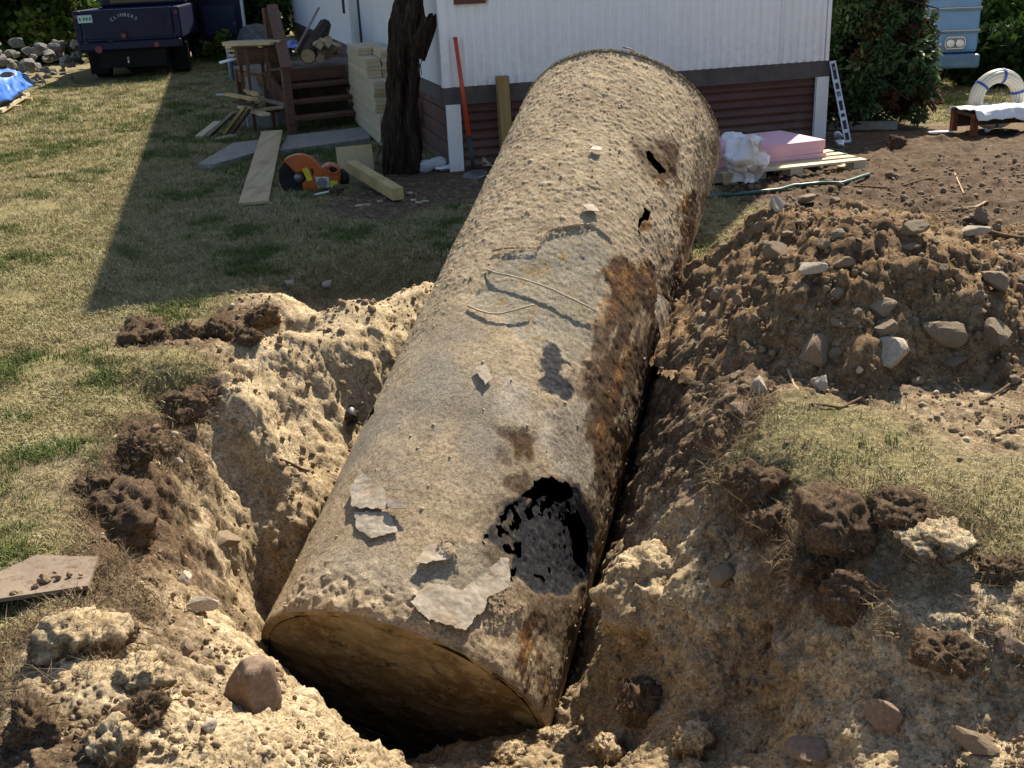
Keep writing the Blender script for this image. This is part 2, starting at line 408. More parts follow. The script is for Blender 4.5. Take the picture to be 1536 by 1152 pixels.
# floor before the tank and the right bank: px, py, distance, grass, sand, rough
for px, py, Y, g, sn, r in [(560, 1136, 3.22, 0, .8, .7), (640, 1124, 3.26, 0, .85, .8), (700, 1113, 3.3, 0, .88, .8), (760, 1100, 3.34, 0, .9, .8), (825, 1082, 3.42, 0, .9, .8), (600, 1150, 3.05, 0, .88, .7), (700, 1150, 3.03, 0, .9, .8), (780, 1150, 3.0, 0, .9, .8), (850, 1146, 2.98, 0, .9, .9), (880, 1070, 3.42, 0, .85, .7),
          (1000, 640, 4.3, 0, .3, .5), (1000, 720, 3.95, 0, .3, .5), (970, 760, 3.85, 0, .45, .5), (940, 800, 3.95, 0, .7, .4), (1000, 765, 3.75, 0, .5, .4), (1000, 815, 3.55, 0, .9, .4), (1000, 880, 3.3, 0, .95, .4), (1000, 930, 3.2, 0, .9, .4), (1000, 960, 3.15, 0, .85, .5), (1000, 1002, 3.13, 0, .85, .5), (1000, 1062, 3.05, 0, .9, .5), (1000, 1112, 2.86, 0, .9, .9), (1000, 1150, 2.72, 0, .9, .8),
          (905, 850, 3.82, 0, .95, .4), (930, 870, 3.68, 0, .95, .4), (930, 900, 3.55, 0, .95, .4), (935, 932, 3.42, 0, .9, .4), (960, 830, 3.68, 0, .95, .4), (965, 890, 3.42, 0, .95, .4), (970, 945, 3.27, 0, .85, .4), (915, 945, 3.8, 0, .4, .3), (935, 975, 3.6, 0, .4, .3), (965, 1000, 3.4, 0, .5, .3), (930, 1060, 3.3, 0, .86, .8), (930, 1100, 3.1, 0, .9, .9), (930, 1146, 2.92, 0, .9, .9),
          (1060, 700, 3.7, 0, .3, .5), (1060, 760, 3.5, 0, .4, .6), (1060, 805, 3.4, 0, .7, .5), (1060, 862, 3.25, 0, .6, .5), (1060, 920, 3.1, 0, .6, .5), (1060, 990, 3.0, 0, .6, .5), (1060, 1032, 2.98, 0, .6, .5), (1060, 1080, 2.88, 0, .9, .5),
          (1100, 760, 3.36, .2, .25, .8), (1080, 720, 3.5, .3, .2, .7), (1130, 790, 3.22, .3, .25, .8), (1100, 842, 3.2, 0, .6, .6), (1100, 920, 3.08, 0, .6, .5), (1100, 1000, 2.98, 0, .6, .5), (1100, 1062, 2.92, 0, .6, .4), (1100, 1105, 2.82, 0, .9, .4), (1100, 1150, 2.68, 0, .9, .5),
          (1200, 790, 3.12, .4, .25, .7), (1200, 850, 2.97, .2, .3, .7), (1200, 960, 2.76, 0, .6, .6), (1200, 1040, 2.66, 0, .6, .5), (1200, 1112, 2.55, 0, .9, .5), (1150, 850, 3.06, .2, .45, .7), (1160, 1062, 2.78, 0, .6, .5), (1290, 1052, 2.46, 0, .6, .5), (1330, 1100, 2.34, 0, .9, .5), (1450, 1132, 2.2, 0, .9, .5), (1400, 1052, 2.38, 0, .6, .5), (1500, 1045, 2.32, 0, .6, .5), (1540, 1125, 2.15, .1, .85, .5),
          (1290, 925, 2.62, .2, .6, .6), (1310, 958, 2.54, .1, .9, .6), (1420, 965, 2.46, .1, .95, .6), (1520, 950, 2.42, .2, .95, .5), (1400, 890, 2.62, .1, 1, .5), (1500, 880, 2.58, .3, .95, .5), (1310, 870, 2.8, .2, .9, .6), (1370, 1012, 2.43, 0, .6, .5), (1480, 1002, 2.36, 0, .6, .5), (1245, 880, 2.86, .2, .4, .7)]:
    p = aty(px, py, Y); CP.append((p[0], p[1], p[2], g, sn, r))
for q in [(-.35, 2.75, -.8, 0, .85, .5), (0, 2.7, -.8, 0, .85, .5), (.35, 2.5, -.65, 0, .85, .5), (.7, 2.0, -.35, 0, .8, .4), (0, 2.2, -.5, 0, .8, .4), (-.1, 3.62, -1.45, 0, .4, .3), (-.45, 3.55, -1.45, 0, .4, .3), (-.3, 3.85, -1.72, 0, .3, .3), (.05, 3.85, -1.55, 0, .4, .3), (.2, 4.1, -1.3, 0, .5, .3)]: CP.append(q)  # low sand under the tank end: soil darkened to deepen the pit's shade
for q in [(1100, 680, -.02, .7, .3, .4), (1200, 700, 0, 1, .4, .3), (1300, 680, 0, .8, .45, .3), (1450, 650, 0, .3, .5, .3), (1530, 700, 0, .6, .5, .3), (1250, 790, -.03, .5, .4, .7), (1330, 780, .04, .3, .7, .7), (1400, 780, .05, .5, .8, .7), (1480, 800, .0, .7, .8, .4)]: cp(*q)
# slope between the tank and the heap
for q in [(960, 650, -.5, 0, .35, .4), (985, 600, -.35, 0, .4, .4), (1030, 680, -.16, 0, .25, .5), (1020, 540, -.08, 0, .4, .5), (1040, 470, .08, 0, .45, .6), (1060, 620, -.04, 0, .35, .5), (1010, 640, -.22, 0, .3, .5)]: cp(*q)
# the heap itself is an object of its own; ground under it
for q in [(1.2, 6.3, .02, 0, .4, .3), (2, 7, .0, 0, .4, .3), (1.6, 5.7, 0, .1, .4, .3), (2.6, 6, 0, .2, .4, .3), (3, 7.5, 0, 0, .3, .4), (1.2, 7.8, 0, .2, .4, .3), (2.4, 8.8, 0, 0, .3, .6), (3.6, 9, .02, 0, .3, .7), (1.45, 9.0, 0, .9, .4, .2), (4.2, 6.5, 0, .3, .3, .3)]: wp(*q)
CP = np.array(CP)
_C = 0.10
def _phi(d2): return np.sqrt(d2 + _C * _C)
_n = len(CP); _A = np.zeros((_n + 1, _n + 1))
_A[:_n, :_n] = _phi(((CP[:, None, :2] - CP[None, :, :2]) ** 2).sum(-1)) - np.eye(_n) * 0.02
_A[:_n, _n] = 1; _A[_n, :_n] = 1
_w = np.linalg.solve(_A, np.concatenate([CP[:, 2:], np.zeros((1, 4))]))
def survey(x, y):
    x = np.asarray(x, float).ravel(); y = np.asarray(y, float).ravel(); out = np.zeros((len(x), 4))
    for i in range(0, len(x), 40000):
        s = slice(i, i + 40000)
        d2 = (x[s, None] - CP[None, :, 0]) ** 2 + (y[s, None] - CP[None, :, 1]) ** 2
        out[s] = _phi(d2) @ _w[:_n] + _w[_n]
    far = sstep(8, 13, np.hypot(x, y - 6)); far = np.maximum(far, sstep(1.4, -0.5, y))
    dip = -0.45 * sstep(11, 15, y) * sstep(3, 5.5, x)
    base = np.stack([dip, np.ones_like(x), np.full_like(x, .3), np.full_like(x, .12)], 1)
    mudf = sstep(1.5, 2.0, x + .15 * np.sin(y * 5)) * sstep(10.9, 10.2, y + .12 * np.sin(x * 2) + .1 * (x - 3)) * sstep(6.6, 7.4, y + .8 * (x > 2.6))
    out = out * (1 - far[:, None]) + base * far[:, None]
    out[:, 1] = np.minimum(out[:, 1], 1 - mudf); out[:, 3] = np.maximum(out[:, 3], .7 * mudf)
    return out, mudf
def tank_under(x, y):
    """height of the tank's underside above (x, y), +inf clear of it"""
    z = np.full(x.shape, np.inf)
    # vertical line meets cylinder
    ox = np.stack([x - TN[0], y - TN[1], 0 * x - TN[2]], -1); d = np.array([0, 0, 1.0])
    R_ = TR + 0.0
    op = ox - (ox @ TA)[..., None] * TA; dp = d - TA * TA[2]
    a = dp @ dp; b = 2 * op @ dp; c_ = (op * op).sum(-1) - R_ * R_
    q = b * b - 4 * a * c_
    ok = q > 0; t = np.where(ok, (-b - np.sqrt(np.maximum(q, 0))) / (2 * a), np.inf)
    s = (ox @ TA) + t * TA[2]
    inside = ok & (s > 0) & (s < TL)
    z = np.where(inside, t, z)
    # the near end's disc
    tz = -(ox @ TA) / TA[2]; p = ox + tz[..., None] * d
    disc = (np.abs(p @ TA) < 1e-6) & ((p * p).sum(-1) < TR * TR)
    return np.where(disc, np.minimum(z, tz), z)
def height(x, y, full=False):
    sh = np.shape(x); x = np.asarray(x, float).ravel(); y = np.asarray(y, float).ravel()
    o, mudf = survey(x, y)
    z, g, s, r = o.T; g = np.clip(g, 0, 1); s = np.clip(s, 0, 1); r = np.clip(r, 0, 1)
    far = sstep(8, 11, np.hypot(x, y))
    wx = x + .05 * fbm(x, y, 4, .3, 3); wy = y + .05 * fbm(x, y, 8, .3, 3)
    yard = sstep(-1.5, -.9, x - .35 * (y - 9)) * sstep(1.3, .6, x) * sstep(7.3, 8.2, y + .25 * np.sin(x * 5))
    g = np.minimum(g, 1 - .8 * yard)
    rr = r * (1 - .8 * far * (mudf < .1))
    z = z + rr * ((1 - .45 * mudf) * .06 * fbm(wx, wy, 1, .42, 7, .62) + .012 * fbm(wx, wy, 5, .10, 4, .68)) + .012 * fbm(x, y, 2, .35, 3) * (1 - far) + .035 * fbm(x, y, 6, 2.5, 2)
    z = z + rr * (1 - g * .7) * (.014 * worley(wx, wy, .045) * sstep(.0, .3, fbm(x, y, 7, .3, 2)) + .045 * worley(wx, wy, .15, 9) * sstep(.1, .35, fbm(x, y, 3, .4, 2)) + .03 * mudf * fbm(wx, wy, 2, .28, 5, .65))
    tu = tank_under(x, y)
    z = np.minimum(z, tu - .02)
    z = z.reshape(sh)
    return (z, g.reshape(sh), s.reshape(sh), r.reshape(sh), mudf.reshape(sh)) if full else z

# fan of cells round the standpoint: fine where near, coarse where far
ang = np.concatenate([np.arange(-180, -42, 6.0), np.arange(-42, -33, .4), np.arange(-33, 33, .125), np.arange(33, 42, .4), np.arange(42, 180, 6.0)])
rad = [0.25]
while rad[-1] < 700:
    r_ = rad[-1]
    rad.append(r_ + (.3 if r_ < 1.6 else (r_ * .0024 if r_ < 7.5 else (r_ * .004 if r_ < 12 else r_ * .03 if r_ < 40 else r_ * .2))))
rad = np.array(rad)
AA, RR = np.meshgrid(np.radians(ang), rad)
GX = RR * np.sin(AA); GY = RR * np.cos(AA)
GZ, gg, gs, gr_, gm = height(GX, GY, True)
na = len(ang); nr = len(rad)
P3 = np.stack([GX, GY, GZ], -1)
du = np.roll(P3, -1, 1) - np.roll(P3, 1, 1); dv = np.gradient(P3, axis=0)
N3 = np.cross(du, dv); N3 /= np.linalg.norm(N3, axis=-1)[..., None] + 1e-12
N3[N3[..., 2] < 0] *= -1
steep = 1 - np.clip(N3[..., 2], 0, 1)
near = sstep(11, 8, RR)
dis = near * ((.007 + .045 * np.clip(steep, 0, .6)) * fbm(GX, GY, GZ * .7, .2, 7, .70) + .012 * np.clip(steep, 0, .6) * fbm(GX + 3, GY, GZ * .25, .07, 4, .65)) * (1 - .6 * np.clip(gg, 0, 1)) 
crm = (near > .3) & (gg < .75) & (np.abs(AA) < 0.75) & (RR > 1.2)
crumb = np.zeros(GX.shape); X_, Y_, Z_ = GX[crm] + .02 * fbm(GX[crm], GY[crm], GZ[crm], .05, 2), GY[crm], GZ[crm]
patch = .15 + .85 * sstep(-.1, .35, fbm(X_, Y_, Z_, .5, 3))
crumb[crm] = patch * (.015 * chunk3(X_, Y_, Z_, .10) + .009 * chunk3(X_, Y_, Z_, .047, 5) + .004 * chunk3(X_, Y_, Z_, .024, 9)) * np.clip(1.2 - gg[crm] * 1.2, 0, 1) * (.4 + .6 * np.clip(gr_[crm] * 1.5, 0, 1))
dis = dis + crumb
tu = tank_under(GX.ravel(), GY.ravel()).reshape(GX.shape)
dis = np.where(np.isfinite(tu), np.minimum(dis, 0), dis)
P3 = P3 + N3 * dis[..., None]
depth = np.clip(-P3[..., 2], 0, 2)
ochre = sstep(.3, .8, depth + .25 * fbm(GX, GY, GZ, .5, 3))
sand = gs + .0 * depth
idx = np.arange(na * nr).reshape(nr, na)
a0 = idx[:-1]; a1 = idx[1:]
q = np.stack([a0, a1, np.roll(a1, -1, 1), np.roll(a0, -1, 1)], -1)[:, :].reshape(-1, 4)[:, ::-1]
co = P3.reshape(-1, 3)
co = np.concatenate([co, [[0, 0, float(co[:na, 2].mean())]]])
ext = lambda a: np.concatenate([a.ravel(), [1.0]])
ground = fastmesh('ground', co, q, 'ground', dict(grass=ext(gg), sand=ext(sand), ochre=ext(ochre), mud=ext(gm * .75)))
tag(ground, kind='structure')


# ------------------------------------------------------------------ the dug-up tank
def crustmat(name, inner=False):
    t = NT(name, .92, .15)
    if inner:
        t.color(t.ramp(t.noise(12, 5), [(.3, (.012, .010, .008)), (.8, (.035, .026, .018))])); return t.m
    n = t.noise(16, 6, .65); nf = t.noise(75, 5, .7); nb = t.noise(4.5, 5, .6)
    crust = t.ramp(n, [(.25, (.25, .192, .122)), (.5, (.36, .282, .185)), (.78, (.46, .37, .255))])
    crust = t.mix(t.math('MULTIPLY', t.step(nf, .55, .75), .5), crust, (.50, .43, .32))
    grey = t.ramp(nf, [(.3, (.20, .175, .14)), (.7, (.33, .295, .24))])
    crust = t.mix(t.math('MULTIPLY', t.attr('grey'), .8), crust, grey)
    pale = t.ramp(nf, [(.3, (.33, .29, .23)), (.6, (.55, .50, .42)), (.8, (.62, .58, .5))])
    crust = t.mix(t.math('MULTIPLY', t.attr('pale'), .6), crust, pale)
    bare = t.ramp(nb, [(.3, (.25, .205, .14)), (.5, (.30, .26, .19)), (.66, (.30, .265, .205)), (.82, (.33, .325, .34))])
    bare = t.mix(t.step(t.noise(7, 5, .7, dist=.6), .55, .72), bare, (.30, .19, .07))
    c = t.mix(t.attr('bare'), crust, bare)
    rust = t.ramp(t.noise(6.5, 9, .72), [(.24, (.02, .013, .010)), (.43, (.055, .030, .016)), (.54, (.12, .060, .024)), (.63, (.30, .15, .045)), (.71, (.36, .25, .13)), (.80, (.40, .33, .235))])
    c = t.mix(t.step(t.math('ADD', t.attr('rust'), t.math('MULTIPLY', t.math('SUBTRACT', t.noise(11, 9, .7), .5), 1.3)), .30, .62), c, rust)
    tar = t.ramp(t.noise(38, 6, .7), [(.3, (.010, .010, .015)), (.55, (.034, .034, .040)), (.75, (.10, .095, .09))])
    stn = t.step(t.math('ADD', t.attr('stain'), t.math('MULTIPLY', t.math('SUBTRACT', t.noise(6.5, 9, .7), .5), 1.4)), .35, .75)
    c = t.mix(t.math('MULTIPLY', stn, .85), c, t.ramp(nf, [(.3, (.04, .026, .017)), (.7, (.12, .078, .045))]))
    tf = t.step(t.math('ADD', t.attr('tar'), t.math('MULTIPLY', t.math('SUBTRACT', n, .5), .7)), .4, .6)
    c = t.mix(tf, c, tar)
    g1 = t.n.new('ShaderNodeTexVoronoi'); g1.inputs['Scale'].default_value = 120; t.l.new(t.tc.outputs['Object'], g1.inputs['Vector'])
    g2 = t.n.new('ShaderNodeTexVoronoi'); g2.inputs['Scale'].default_value = 210; t.l.new(t.tc.outputs['Object'], g2.inputs['Vector'])
    gs1 = t.n.new('ShaderNodeSeparateColor'); t.l.new(g1.outputs['Color'], gs1.inputs[0]); gs2 = t.n.new('ShaderNodeSeparateColor'); t.l.new(g2.outputs['Color'], gs2.inputs[0])
    gv = t.math('ADD', t.math('MULTIPLY', gs1.outputs[0], .5), t.math('MULTIPLY', gs2.outputs[0], .5))
    c = t.mix(1.0, c, t.ramp(gv, [(.12, (.62, .60, .57)), (.5, (1, 1, 1)), (.9, (1.3, 1.28, 1.24))]), 'MULTIPLY')
    c = t.mix(1.0, c, t.ramp(t.noise(3.2, 6, .65), [(.3, (.76, .74, .72)), (.55, (1, 1, 1)), (.75, (1.12, 1.1, 1.06))]), 'MULTIPLY')
    t.color(c)
    t.l.new(t.math('SUBTRACT', .92, t.math('MULTIPLY', tf, .2)), t.b.inputs['Roughness'])
    t.bump(t.math('ADD', t.noise(40, 12, .8), t.math('MULTIPLY', t.noise(160, 6, .75), .5)), .55, .008)
    tr = t.n.new('ShaderNodeBsdfTransparent'); mx = t.n.new('ShaderNodeMixShader'); out = t.n['Material Output']
    hv = t.math('GREATER_THAN', t.math('ADD', t.attr('hole'), t.math('MULTIPLY', t.math('SUBTRACT', t.noise(70, 5, .7), .5), .5)), 0.0)
    t.l.new(hv, mx.inputs[0]); t.l.new(t.b.outputs[0], mx.inputs[1]); t.l.new(tr.outputs[0], mx.inputs[2]); t.l.new(mx.outputs[0], out.inputs[0])
    return t.m
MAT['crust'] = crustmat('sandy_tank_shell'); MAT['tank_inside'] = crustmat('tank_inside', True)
TH0 = math.pi / 2
def ts(poly): return [(lambda h: (h[0] * TR, h[1]))(tank_hit(*p)) for p in poly]
def tworld(th, s, r): 
    th = np.asarray(th); return TN + TA * np.asarray(s)[..., None] + (np.cos(th)[..., None] * TU + np.sin(th)[..., None] * TW) * np.asarray(r)[..., None]
th_f = np.radians(np.arange(-34, 190, .66)); th_c = np.radians(np.arange(190, 326, 4.0))
ths = np.concatenate([th_f, th_c])
ss = np.arange(0, TL + .001, TL / 500.0)
TH, SS = np.meshgrid(ths, ss)
A_ = TH * TR
cx, cy, cz = np.cos(TH) * TR, np.sin(TH) * TR, SS
wn1 = fbm(cx, cy, cz, .10, 3) * .022; wn2 = fbm(cx + 5, cy, cz, .10, 3) * .022
Aw, Sw = A_ + wn1, SS + wn2
def region(poly, soft=.03, warp=True):
    d = polydist(Aw if warp else A_, Sw if warp else SS, ts(poly)); return sstep(-soft, soft, d)
bare = region([(735, 405), (770, 377), (806, 375), (832, 345), (885, 340), (918, 362), (912, 420), (893, 465), (897, 520), (872, 548), (800, 525), (742, 472), (704, 463)], .006)
bare2 = region([(605, 870), (640, 835), (680, 815), (770, 825), (775, 870), (700, 900), (625, 900)], .01)
grey = np.maximum(region([(560, 520), (740, 480), (800, 620), (740, 740), (560, 720), (500, 760), (470, 740)], .12), region([(480, 800), (600, 790), (620, 900), (450, 900)], .1) * .8)
grey = np.clip(grey * (.55 + .9 * fbm(cx, cy, cz, .3, 3)), 0, 1)
tar = region([(806, 512), (842, 515), (866, 560), (868, 603), (835, 610), (806, 575)], .05) * np.clip(.75 + .9 * fbm(cx, cy, cz, .09, 4, .6), 0, 1)
tarm = np.maximum(region([(772, 782), (800, 756), (812, 722), (862, 730), (892, 790), (882, 866), (852, 896), (800, 888), (768, 860)], .02), .55 * region([(710, 812), (742, 770), (800, 735), (800, 800), (760, 830)], .02))
streak2 = fbm(A_ * 3.5, SS * .6, 7, .35, 5, .62)
rust = np.maximum.reduce([region([(905, 395), (968, 385), (1012, 450), (992, 560), (956, 650), (930, 740), (897, 735), (880, 640), (893, 560), (925, 500)], .04),
    region([(965, 225), (985, 208), (1018, 222), (1015, 262), (990, 285), (962, 250)], .02) * .9, region([(1030, 285), (1062, 290), (1050, 350), (1030, 380), (1010, 330)], .03) * .95,
    region([(760, 640), (802, 655), (795, 715), (762, 700)], .03) * .8, region([(955, 310), (975, 305), (978, 345), (957, 350)], .015) * .7, region([(870, 540), (930, 540), (935, 585), (880, 600), (850, 590)], .02), region([(905, 740), (930, 660), (945, 700), (915, 800), (890, 860)], .03) * .7,
    region([(640, 940), (800, 1000), (870, 870), (850, 960), (812, 1060), (780, 1040), (700, 975)], .05) * .5])
stain = np.maximum.reduce([region([(850, 540), (960, 420), (1000, 520), (940, 760), (890, 900), (840, 1060), (800, 1040), (850, 880), (880, 700)], .10) * .8 * np.clip(.75 + streak2, 0, 1.2), region([(805, 600), (880, 600), (905, 690), (895, 765), (850, 720), (815, 680)], .08) * .5, region([(750, 625), (800, 640), (812, 700), (798, 775), (762, 740), (742, 690)], .13) * np.clip(.7 + 1.1 * fbm(cx, cy, cz, .13, 4, .6), 0, 1.1), region([(700, 830), (760, 760), (840, 700), (900, 740), (905, 880), (880, 960), (850, 1010), (800, 960), (780, 900), (740, 860)], .07) * .66, region([(1040, 200), (1083, 200), (1060, 300), (1000, 470), (985, 440), (1030, 330)], .05) * .55, region([(940, 200), (1025, 200), (1020, 280), (960, 270)], .04) * .6])
pale = np.maximum(region([(820, 610), (880, 605), (905, 660), (905, 745), (868, 745), (830, 700), (805, 660)], .03), region([(755, 560), (800, 590), (800, 640), (745, 620)], .03) * .7)
streak = np.clip(fbm(A_ * 7, SS * 1.0, 3, .5, 3) + .2, 0, 1)
flank = region([(905, 395), (985, 380), (1040, 330), (1045, 420), (1000, 520), (960, 700), (930, 800), (893, 760), (878, 640), (890, 560)], .15) * np.clip(.9 + .9 * fbm(cx, cy, cz, .22, 4, .6), .1, 1.3)
lowr = region([(800, 900), (865, 880), (900, 860), (860, 980), (812, 1070), (770, 1030), (735, 985)], .06)
rust = np.clip(np.maximum.reduce([rust * (.6 + .3 * streak + .6 * fbm(cx, cy, cz, .2, 4, .6)), flank * (.66 + .9 * streak2), lowr * (.52 + .85 * streak2)]), 0, 1) * .9
# holes
HF = np.full(TH.shape, -1.0)
class _H:
    def __ior__(s, f):
        global HF
        HF = np.maximum(HF, f); return s
hole = _H()
def cut(poly, soft=0.0, jag=.02):
    d = polydist(A_ + wn1 * jag / .02, SS + wn2 * jag / .02, ts(poly)) + .010 * fbm(cx, cy, cz, .028, 3)
    return np.clip((d - soft) / .02, -1, 1)
hole |= cut([(786, 742), (806, 722), (832, 712), (852, 724), (860, 742), (848, 750), (800, 748)])
hole |= cut([(868, 765), (884, 800), (880, 858), (866, 842), (862, 800), (846, 770)])
lace = fbm(cx, cy, cz, .036, 3, .6)
arc = region([(718, 806), (740, 778), (800, 742), (850, 748), (868, 780), (842, 792), (815, 768), (775, 790), (740, 815), (722, 824)], .012)
arc2 = region([(757, 815), (780, 810), (785, 835), (768, 838)], .008)
arc3 = region([(760, 848), (778, 852), (775, 872), (762, 868)], .006)
ctr = region([(770, 790), (840, 775), (866, 800), (868, 880), (800, 880), (768, 850)], .01)
hole |= np.minimum((arc - .5) * 4, (lace - .03) * 3)
hole |= np.minimum((np.maximum(arc2, arc3) - .5) * 4, (lace + .12) * 3)
hole |= np.minimum((ctr - .5) * 4, (lace - .50) * 3)
hole |= cut([(970, 224), (979, 228), (993, 246), (1000, 258), (990, 260), (974, 240)])
hole |= cut([(964, 310), (972, 312), (973, 324), (966, 334), (958, 348), (956, 338), (963, 326)])
hole |= cut([(556, 612), (566, 606), (562, 622), (550, 634)])
HF = np.where((SS > .05) & (SS < TL - .05) & (TH < 3.3), HF, -1)
hole = HF > 0
# thickness of the dirt caked on
cov = 1 - np.clip(np.maximum.reduce([bare, bare2 * .85, tarm, tar]), 0, 1)
edgefade = (.35 + .65 * sstep(0, .025, SS)) * sstep(TL, TL - .02, SS)
lump = np.clip(fbm(cx, cy, cz, .042, 4, .62) - .12, 0, 1.2)
fine = billow(cx, cy, cz, .022, 3, .6)
big = fbm(cx, cy, cz, .35, 3)
upper = .28 + .72 * sstep(1.3, 2.3, SS + .5 * fbm(cx, cy, cz, .6, 3) - .25 * np.cos(TH))
wl_ = worley(A_ + .01 * wn1 / .02, SS * 1.05, .030) * sstep(.0, .35, fbm(cx, cy, cz, .12, 3)); wl2m = sstep(-.3, .2, fbm(cx + 2, cy, cz, .2, 2))
wl2 = worley(A_ + 3, SS * 1.05, .017, 11)
amp = np.clip(cov - tarm, 0, 1) * (1 - .6 * grey) * (1 - .4 * rust)
ck = chunk3(cx + wn1 * .5, cy, cz, .024) ; ck2 = chunk3(cx, cy + wn2 * .4, cz, .016, 4)
cr = .005 * cov + amp * (.0065 * lump * upper + .0015 * fine + .0032 * np.clip(ck - .02, 0, 1) * upper * (.3 + .7 * wl2m) + .0022 * ck2 * (.35 + .65 * upper) + .0035 * wl_ * upper) + .006 * big * cov
cr += .0025 * rust * fbm(cx, cy, cz, .07, 5, .6) * 2
bot = sstep(.28, .04, SS) * sstep(.2, 1.4, TH) * (TH < 2.2)
cr += bot * (.018 * lump + .010 + .014 * np.clip(fbm(cx, cy, cz, .09, 4, .6), -.5, 1))
cr += .003 * fbm(cx, cy, cz, .02, 3) * (1 - cov)
dent = -.02 * region([(720, 800), (800, 740), (880, 780), (870, 880), (780, 880)], .1) - .012 * region([(705, 440), (890, 380), (890, 520), (760, 500)], .08)
RAD = TR - .004 + np.maximum(cr * edgefade, -.002) + dent + .004 * fbm(cx * .6, cy * .6, cz * .6, .5, 2)
TCO = tworld(TH, SS, RAD)
nt = len(ths); ns = len(ss)
idx = np.arange(nt * ns).reshape(ns, nt)
q = np.stack([idx[:-1], np.roll(idx[:-1], -1, 1), np.roll(idx[1:], -1, 1), idx[1:]], -1)
hq = (HF > .6); hq = hq[:-1] & np.roll(hq[:-1], -1, 1) & hq[1:] & np.roll(hq[1:], -1, 1)
q = q[~hq]
tank = thing('storage_tank', 'huge rusted cylindrical steel tank caked in sand, tilted up out of the open pit', 'tank', TN)
def tk(co): return np.asarray(co).reshape(-1, 3) - TN
fastmesh('shell', tk(TCO), q.reshape(-1, 4), 'crust', {k: v.ravel() for k, v in dict(bare=np.maximum(bare, bare2), rust=rust, tar=np.maximum(tar, tarm), grey=grey, pale=pale, hole=HF, stain=stain).items()}, parent=tank)
# inside wall, a little smaller, with the same holes
k = 4
hc = hole[::k, ::k]
idc = np.arange(hc.size).reshape(hc.shape)
qi = np.stack([idc[:-1], idc[1:], np.roll(idc[1:], -1, 1), np.roll(idc[:-1], -1, 1)], -1)
near_h = hole.copy()
for _ in range(5):
    near_h = near_h | np.roll(near_h, 1, 0) | np.roll(near_h, -1, 0) | np.roll(near_h, 1, 1) | np.roll(near_h, -1, 1)
hi = near_h[::k, ::k]; hi = hi[:-1] | hi[1:] | np.roll(hi[:-1], -1, 1)
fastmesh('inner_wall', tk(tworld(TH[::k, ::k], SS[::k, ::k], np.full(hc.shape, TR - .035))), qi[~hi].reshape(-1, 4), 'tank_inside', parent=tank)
# ends
t = NT('tank_end_steel', .97, .03); n = t.noise(5, 6, .65, dist=.8)
c = t.ramp(n, [(.25, (.13, .095, .055)), (.45, (.26, .20, .12)), (.6, (.36, .29, .185)), (.8, (.42, .35, .25))])
c = t.mix(t.step(t.noise(3.2, 5, .6), .5, .62), c, (.17, .115, .06)); c = t.mix(t.step(t.noise(16, 9, .75), .52, .68), c, (.40, .33, .23)); c = t.mix(t.step(t.noise(9, 8, .75), .56, .66), c, (.07, .045, .028)); t.color(c); t.bump(t.math('ADD', t.noise(40, 10, .8), t.noise(12, 6, .7)), .9, .012); MAT['tank_end'] = t.m
def disc(s, bulge, name, mat):
    rr = np.concatenate([[0], np.linspace(.02, 1, 80)]); tt = np.radians(np.arange(0, 360, 1.0))
    R2, T2 = np.meshgrid(rr, tt, indexing='ij')
    x = R2 * (TR + .002); bu = bulge * (1 - R2 ** 2) * 1.0
    n_ = .012 * fbm(x * np.cos(T2), x * np.sin(T2), 3, .16, 5, .6) * (R2 < .985)
    co = tworld(T2, s + bu + n_, x); n1, n2 = R2.shape
    i = np.arange(n1 * n2).reshape(n1, n2)
    q = np.stack([i[:-1], i[1:], np.roll(i[1:], -1, 1), np.roll(i[:-1], -1, 1)], -1).reshape(-1, 4)
    return fastmesh(name, tk(co), q, mat, parent=tank)
disc(.006, -.02, 'end_plate', 'tank_end')['label'] = 'flat brown end plate facing down into the pit'
disc(TL - .006, .02, 'end_plate', 'tank_end')
def rim(s, name, r, w, a0=0, a1=2 * math.pi):
    tt = np.linspace(a0, a1, 180); rr = TR + r * (.7 + .5 * fbm(np.cos(tt) * 3, np.sin(tt) * 3, s, .5, 3))
    return MB().tube([p - TN for p in tworld(tt, s + .006 * fbm(np.cos(tt), np.sin(tt), 1, .2, 3), rr)], w, 6).build(name, 'crust', tank, True)
rim(TL - .002, 'rim', .007, .008)
